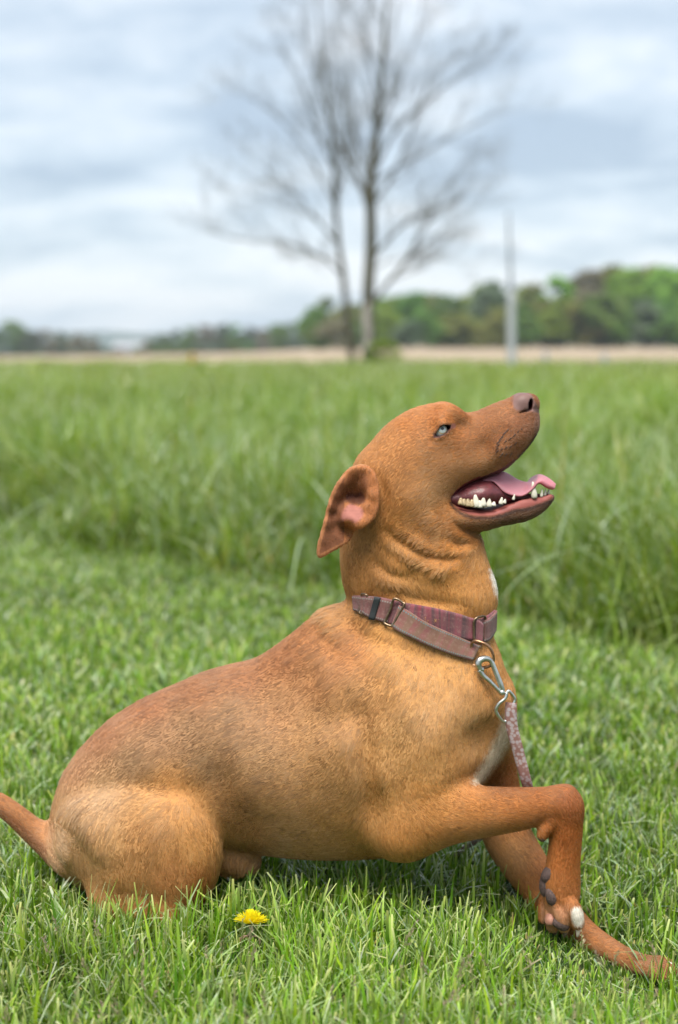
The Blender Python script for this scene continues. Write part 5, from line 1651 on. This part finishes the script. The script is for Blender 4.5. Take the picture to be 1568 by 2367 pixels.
def scatter(d0, d1, dens, seed):
    """Roots spread over the camera's wedge of ground with a density that falls with distance."""
    r = np.random.default_rng(seed)
    ds = np.linspace(d0, d1, 400)
    wd = 2 * (.33 * ds + .40)
    q = dens(ds) * wd
    cum = np.concatenate([[0], np.cumsum((q[1:] + q[:-1]) / 2 * np.diff(ds))])
    n = int(cum[-1])
    d = np.interp(r.random(n) * cum[-1], cum, ds)
    x = (r.random(n) * 2 - 1) * (.33 * d + .40)
    return x, d, r
GN = VNoise(23)
def pal(r, n, cols, wts):
    c = np.array([lin(*q) for q in cols]); k = r.choice(len(cols), n, p=np.array(wts) / sum(wts))
    return c[k]
lawn_m = grass_mat('lawn_blades', .34, .14, .45)

DAN = P(581, 2140, -.205)[:2]
GK = .92      # blade colours are read off lit blades; this brings them to reflectance
def lawn(name, d0, d1, dens, seed, segs, hmul=1.0, wmul=1.0):
    x, d, r = scatter(d0, d1, dens, seed)
    keep = d < edge_d(x) + r.normal(0, .22, len(x)) + .25
    x, d = x[keep], d[keep]
    y = d - CAM_D
    n = len(x)
    big = GN(np.stack([x * 2.1, y * 2.1, 0 * x], 1)); fine = GN(np.stack([x * 11, y * 11, 5 + 0 * x], 1))
    keep = r.random(n) < .84 + .22 * fine
    x, y, d, big, fine = (q[keep] for q in (x, y, d, big, fine)); n = len(x)
    root = np.stack([x, y, terrain(x, y) - .004], 1)
    broad = r.random(n) < .30
    dead = r.random(n) < .10
    h = r.gamma(9, .0062, n) * (1 + .22 * big + .25 * fine) * hmul
    h = np.clip(h, .018, .098)
    h *= .90 - .22 * ss(2.3, 3.2, d)
    h *= 1 + .25 * np.exp(-(((x - .45) / .14) ** 2 + ((y + .30) / .10) ** 2)) - .25 * np.exp(-(((x - .30) / .14) ** 2 + ((y + .22) / .14) ** 2))
    h *= 1 + .32 * np.exp(-(((x + .30) / .16) ** 2 + ((y + .26) / .09) ** 2))
    h = np.where((np.abs(x - .335) < .085) & (y < -.10) & (y > -.40), np.minimum(h, .026 + .012 * np.clip(-y - .2, 0, .2) / .1), h)
    h = np.where((np.abs(x - DAN[0]) < .036) & (y < DAN[1] + .02) & (y > DAN[1] - .15), np.minimum(h, .034), h)
    w = np.where(broad, r.uniform(.0034, .0056, n), r.uniform(.0015, .0031, n)) * wmul
    h = np.where(dead, h * .6, h)
    az = r.uniform(0, 2 * math.pi, n) + .5 * GN(np.stack([x * 5, y * 5, 9 + 0 * x], 1))
    lean = np.abs(r.normal(0, .30, n)) + np.where(dead, .5, 0)
    curl = np.clip(r.normal(.22, .30, n), -.3, 1.1)
    cut = r.random(n) < .55
    prof = np.stack([np.full(n, .75), np.full(n, 1.0), np.full(n, 1.0), np.where(cut, .82, .62), np.where(cut, .55, .06)], 1)
    c = pal(r, n, [(106,146,36),(122,158,52),(138,170,76),(88,130,30),(138,166,46),(146,174,92),(70,112,28)], [3,4,3,3,3,1.6,2])
    c *= (1 + .22 * big + .10 * r.normal(0, 1, n))[:, None]
    c = np.where(dead[:, None], pal(r, n, [(176,160,112),(150,128,84),(190,176,140),(128,104,70)], [3, 2, 2, 2]), c)
    tip = np.where((cut & (r.random(n) < .75))[:, None], c * .35 + pal(r, n, [(206,200,168),(196,190,140),(214,210,196)], [2, 2, 1]) * .75, c * 1.12)
    basec = c * .42 + pal(r, n, [(120,128,70),(96,110,60)], [1, 1]) * .28  # roots tinted darker: shade in the gaps between blades is put into the colour
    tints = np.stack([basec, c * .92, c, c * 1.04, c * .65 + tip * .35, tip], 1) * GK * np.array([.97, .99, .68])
    mid = root + np.stack([np.cos(az) * h * .3, np.sin(az) * h * .3, h * .6], 1)
    kz = (np.abs(x) < .65) & (y > -.45) & (y < .35)
    bad = np.zeros(n, bool)
    for pt in (root + [0, 0, .012], mid, root + np.stack([np.cos(az) * h * np.sin(lean) * .9, np.sin(az) * h * np.sin(lean) * .9, h * .95], 1)):
        bad[kz] |= inside_dog(pt[kz])
    g = ~bad
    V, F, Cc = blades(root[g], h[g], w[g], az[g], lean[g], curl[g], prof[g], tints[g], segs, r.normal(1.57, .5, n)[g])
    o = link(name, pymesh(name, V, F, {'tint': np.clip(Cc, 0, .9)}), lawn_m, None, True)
    o['kind'] = 'stuff'
    return n
n_a = lawn('lawn_grass', 1.40, 2.75, lambda d: 30000 * np.clip((1.9 / d), .3, 1.25) ** 1.5, 1, 4)
n_b = lawn('lawn_grass', 2.75, 7.0, lambda d: 24000 * (1.9 / d) ** 1.35, 2, 2, 1.0, 1.55)

tall_m = grass_mat('uncut_blades', .38, .10, .42)
def tall(name, d0, d1, dens, seed, segs, wmul):
    x, d, r = scatter(d0, d1, dens, seed)
    e = edge_d(x)
    s_ = d - e
    keep = s_ > -.12 + r.normal(0, .16, len(x))
    x, d, s_ = x[keep], d[keep], s_[keep]
    y = d - CAM_D; n = len(x)
    cl_ = GN(np.stack([x * 1.5, y * 1.1, 2 + 0 * x], 1)); c2 = GN(np.stack([x * 4.5, y * 3.2, 7 + 0 * x], 1)); wide = GN(np.stack([x * .22, y * .12, 3 + 0 * x], 1))
    keep = r.random(n) < np.clip(.70 + .60 * cl_ + .40 * c2, .10, 1)
    x, y, d, s_, cl_, c2, wide = (q[keep] for q in (x, y, d, s_, cl_, c2, wide)); n = len(x)
    root = np.stack([x, y, terrain(x, y) - .01], 1)
    h = r.gamma(14, .0245, n) * (1 + .34 * cl_ + .18 * c2) * (.62 + .45 * ss(-.1, .5, s_))
    h = np.clip(h, .06, .62) * np.where(d > 18, .92, 1)
    w = r.uniform(.0035, .0075, n) * wmul * (1 + d / 14)
    az = r.uniform(0, 2 * math.pi, n)
    lean = np.abs(r.normal(0, .26, n)) + .08; curl = np.clip(r.normal(.42, .30, n), -.1, 1.25)
    prof = np.stack([np.full(n, .7), np.full(n, 1.0), np.full(n, .9), np.full(n, .6), np.full(n, .05)], 1)
    c = pal(r, n, [(108,142,44),(94,130,38),(120,150,60),(136,162,92),(74,112,28),(138,154,58),(148,170,112)], [3,3,3,2.0,2.6,3.0,1.5])
    c *= (1 + .18 * cl_ + .20 * wide + .16 * c2 + .10 * r.normal(0, 1, n))[:, None]
    warm = ss(7, 25, d)[:, None]
    c = c * (1 - .45 * warm) + np.array(lin(142, 156, 84)) * .45 * warm
    straw = r.random(n) < .035
    c = np.where(straw[:, None], pal(r, n, [(184,172,126),(160,150,104)], [1, 1]), c)
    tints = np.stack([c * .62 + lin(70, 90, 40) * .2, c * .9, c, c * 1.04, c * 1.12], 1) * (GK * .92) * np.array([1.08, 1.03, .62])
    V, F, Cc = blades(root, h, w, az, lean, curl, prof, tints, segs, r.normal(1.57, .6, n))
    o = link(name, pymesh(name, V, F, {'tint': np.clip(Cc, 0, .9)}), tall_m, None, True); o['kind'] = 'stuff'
    return n
n_c = tall('tall_grass', 3.4, 11.0, lambda d: 4300 * (5.0 / d) ** 1.2, 3, 5, 1.0)
n_d = tall('tall_grass', 11.0, 47.0, lambda d: 1500 * (11.0 / d) ** 1.75, 4, 3, 1.25)
def wisps(n, seed):
    """Long pale blades that arch out over the edge of the uncut grass."""
    r = np.random.default_rng(seed)
    d = r.uniform(4.2, 9.0, n); x = r.uniform(-1, 1, n) * (.27 * d + .1)
    k = d > edge_d(x) - .05; d, x = d[k], x[k]; n = len(d); y = d - CAM_D
    root = np.stack([x, y, terrain(x, y)], 1)
    c = pal(r, n, [(150,172,120),(164,182,140),(176,188,150),(140,164,96)], [3, 2, 1, 2])
    V, F, Cc = blades(root, r.uniform(.42, .68, n), r.uniform(.006, .011, n), r.uniform(0, 6.28, n), r.uniform(.1, .4, n), r.uniform(.6, 1.25, n),
                      np.tile(np.array([.6, 1.0, .95, .7, .05]), (n, 1)), np.stack([c * .7, c, c * 1.1], 1) * GK, 8, r.normal(1.57, .4, n))
    o = link('tall_grass', pymesh('tall_grass', V, F, {'tint': np.clip(Cc, 0, .9)}), tall_m); o['kind'] = 'stuff'
wisps(420, 6)
print('blades', n_a, n_b, n_c, n_d)

# meadow grass heads standing over the lawn
def seed_heads(n, seed):
    r = np.random.default_rng(seed)
    V, F, Cc = [], [], []
    sm = np.array(lin(150, 160, 100)) * .7
    for k in range(n):
        d = 1.45 + 1.25 * r.random() ** 1.3; x = r.uniform(-1, 1) * (.28 * d + .1); y = d - CAM_D
        if abs(x) < .55 and y > -.30: continue
        h = r.uniform(.055, .095); a = r.uniform(0, 6.28); ln = r.uniform(.05, .5)
        top = np.array([x + math.cos(a) * h * ln, y + math.sin(a) * h * ln, h]); b0 = np.array([x, y, -.01])
        pth = catmull(np.array([b0, b0 * .45 + top * .55 + [0, 0, .008], top]), 3)
        v, f = tube(pth, [.0007] * len(pth), 3, False); o = len(V); V += list(v); F += [tuple(i + o for i in q) for q in f]; Cc += [sm] * len(v)
        m = r.integers(10, 20); ax = pth[-1] - pth[-3]; ax /= np.linalg.norm(ax)
        tint = np.array(lin(*[(188,170,140),(170,150,128),(160,164,110),(176,150,136)][r.integers(4)])) * .75
        for q in range(m):
            s = q / m; p = top - ax * .026 * (1 - s) + ax * .004
            dr = r.normal(0, 1, 3); dr -= ax * (dr @ ax); dr /= np.linalg.norm(dr)
            dr = dr * r.uniform(.3, .8) + ax; dr /= np.linalg.norm(dr)
            L = r.uniform(.004, .0068); wv = np.cross(dr, r.normal(0, 1, 3)); wv /= np.linalg.norm(wv); wv *= .0011
            p0 = p + dr * .0035 * (1 - s); o = len(V)
            V += [p0, p0 + dr * L * .4 + wv, p0 + dr * L, p0 + dr * L * .4 - wv]; F.append((o, o + 1, o + 2, o + 3)); Cc += [tint * r.uniform(.8, 1.2)] * 4
    o = link('grass_seed_heads', pymesh('grass_seed_heads', V, F, {'tint': np.array(Cc)}), lawn_m); o['kind'] = 'stuff'
seed_heads(420, 12)

petal_m = None
t = NT('dandelion_petals')
c = t.attr('tint')
d_ = t.n('ShaderNodeBsdfDiffuse', {'Color': c}); tl_ = t.n('ShaderNodeBsdfTranslucent', {'Color': c})
m_ = t.n('ShaderNodeMixShader', {0: .3, 1: d_.outputs[0], 2: tl_.outputs[0]}); t.t.links.new(m_.outputs[0], t.out.inputs['Surface']); petal_m = t.m
sep_m = simple_mat('dandelion_cup', (.075, .12, .035), .6, 0, 300, .3); stem_m = simple_mat('dandelion_stem', (.30, .13, .075), .5, 0, 200, .3); brac_m = simple_mat('dry_bract', (.30, .20, .14), .7, 0, 300, .3)
def dandelion(base, head, axis, R, label, seed, group=None):
    r = np.random.default_rng(seed)
    root = empty('dandelion', tuple(base)); tag(root, label, 'flower', group)
    axis = np.array(axis, float); axis /= np.linalg.norm(axis)
    u = np.cross(axis, [0, 1, 0]); u /= np.linalg.norm(u); w = np.cross(axis, u)
    pth = catmull(np.array([base, base * .5 + head * .5 + np.array([-.004, 0, .002]), head - axis * R * .75]), 6)
    link('stem', pymesh('stem', *tube(pth, np.linspace(.0022, .0019, len(pth)), 8)), stem_m, root)
    link('flower_cup', pymesh('flower_cup', *tube(np.array([head - axis * R * .80, head - axis * R * .55, head - axis * R * .20, head - axis * R * .02]), [R * .14, R * .30, R * .33, R * .40], 14)), sep_m, root)
    for k in range(9):
        a = 2 * math.pi * k / 9 + r.uniform(-.2, .2); o_ = u * math.cos(a) + w * math.sin(a)
        s0 = head - axis * R * .70 + o_ * R * .2
        p = catmull(np.array([s0, s0 + o_ * R * .35 - axis * R * .08, s0 + o_ * R * .5 - axis * R * r.uniform(.3, .7)]), 3)
        link('bract', pymesh('bract', *tube(p, np.linspace(R * .06, R * .015, len(p)), 5, True, (1, .35))), brac_m, root)
    # ray florets: outer ones long and spread, inner ones shorter and upright
    V, F, Cc = [], [], []
    for k in range(230):
        q = (k / 230) ** .72
        th = .03 + 1.22 * q + r.normal(0, .07); a = k * 2.39996 + r.normal(0, .08)
        o_ = u * math.cos(a) + w * math.sin(a)
        dr = axis * math.cos(th) + o_ * math.sin(th); L = R * (.84 + .22 * q) * r.uniform(.78, 1.12)
        sd = np.cross(dr, axis); sd /= np.linalg.norm(sd) + 1e-9; nn = np.cross(sd, dr)
        p0 = head + o_ * R * .10 * q; wd = R * r.uniform(.042, .064)
        b = len(V)
        for i, (s, ww) in enumerate(((0, .5), (.4, 1), (.8, 1.05), (1.0, .8))):
            c0 = p0 + dr * L * s - nn * L * .10 * s * s * (1 if th > .7 else -.4)
            V += [c0 - sd * wd * ww, c0 + nn * wd * .35 + sd * 0, c0 + sd * wd * ww]
            cc = lin(255, 238, 44) * (1 - .15 * (1 - s)) + lin(250, 205, 10) * .15 * (1 - s)
            Cc += [cc * .92 * r.uniform(.95, 1.05)] * 3
        for i in range(3):
            for j in range(2): F.append((b + 3 * i + j, b + 3 * i + j + 1, b + 3 * i + 4 + j, b + 3 * i + 3 + j))
    o = link('petals', pymesh('petals', V, F, {'tint': np.clip(np.array(Cc), 0, .9)}), petal_m, root); o['kind'] = 'stuff'
    return root
yd = -.205
hd = P(581, 2137, yd); bs = P(561, 2205, yd); bs[2] = float(terrain(bs[0], yd)) - .005
bs[0] = P(548, 2260, yd)[0]
dandelion(bs, hd, (.06, .34, 1.0), .0215, 'yellow dandelion in the mown grass below the dog\'s belly', 31)
for (u, v, d, lab, sd) in [(1221, 1546, 3.62, 'blurred yellow dandelion in the lawn just right of the dog\'s chest', 32), (1192, 1395, 4.4, 'faint yellow dandelion in the grass right of the dog\'s neck', 33)]:
    hd = P(u, v, d - CAM_D); bs = hd.copy(); bs[2] = float(terrain(hd[0], hd[1]))
    dandelion(bs, hd, (.1, -.3, 1), .014, lab, sd, 'small far dandelions')
# ----------------------------------------------------------------------------
# thin air: far things pale towards blue
# ----------------------------------------------------------------------------
hv, hf = boxvf(-1400, 1400, -30, 2650, -12, 60)
t = NT('thin_air')
vol = t.n('ShaderNodeVolumePrincipled', {'Color': (.72, .82, .92, 1), 'Density': 0.00028})
t.t.links.new(vol.outputs[0], t.out.inputs['Volume'])
hz = link('haze', pymesh('haze', hv, hf), t.m, None, False); hz['kind'] = 'stuff'
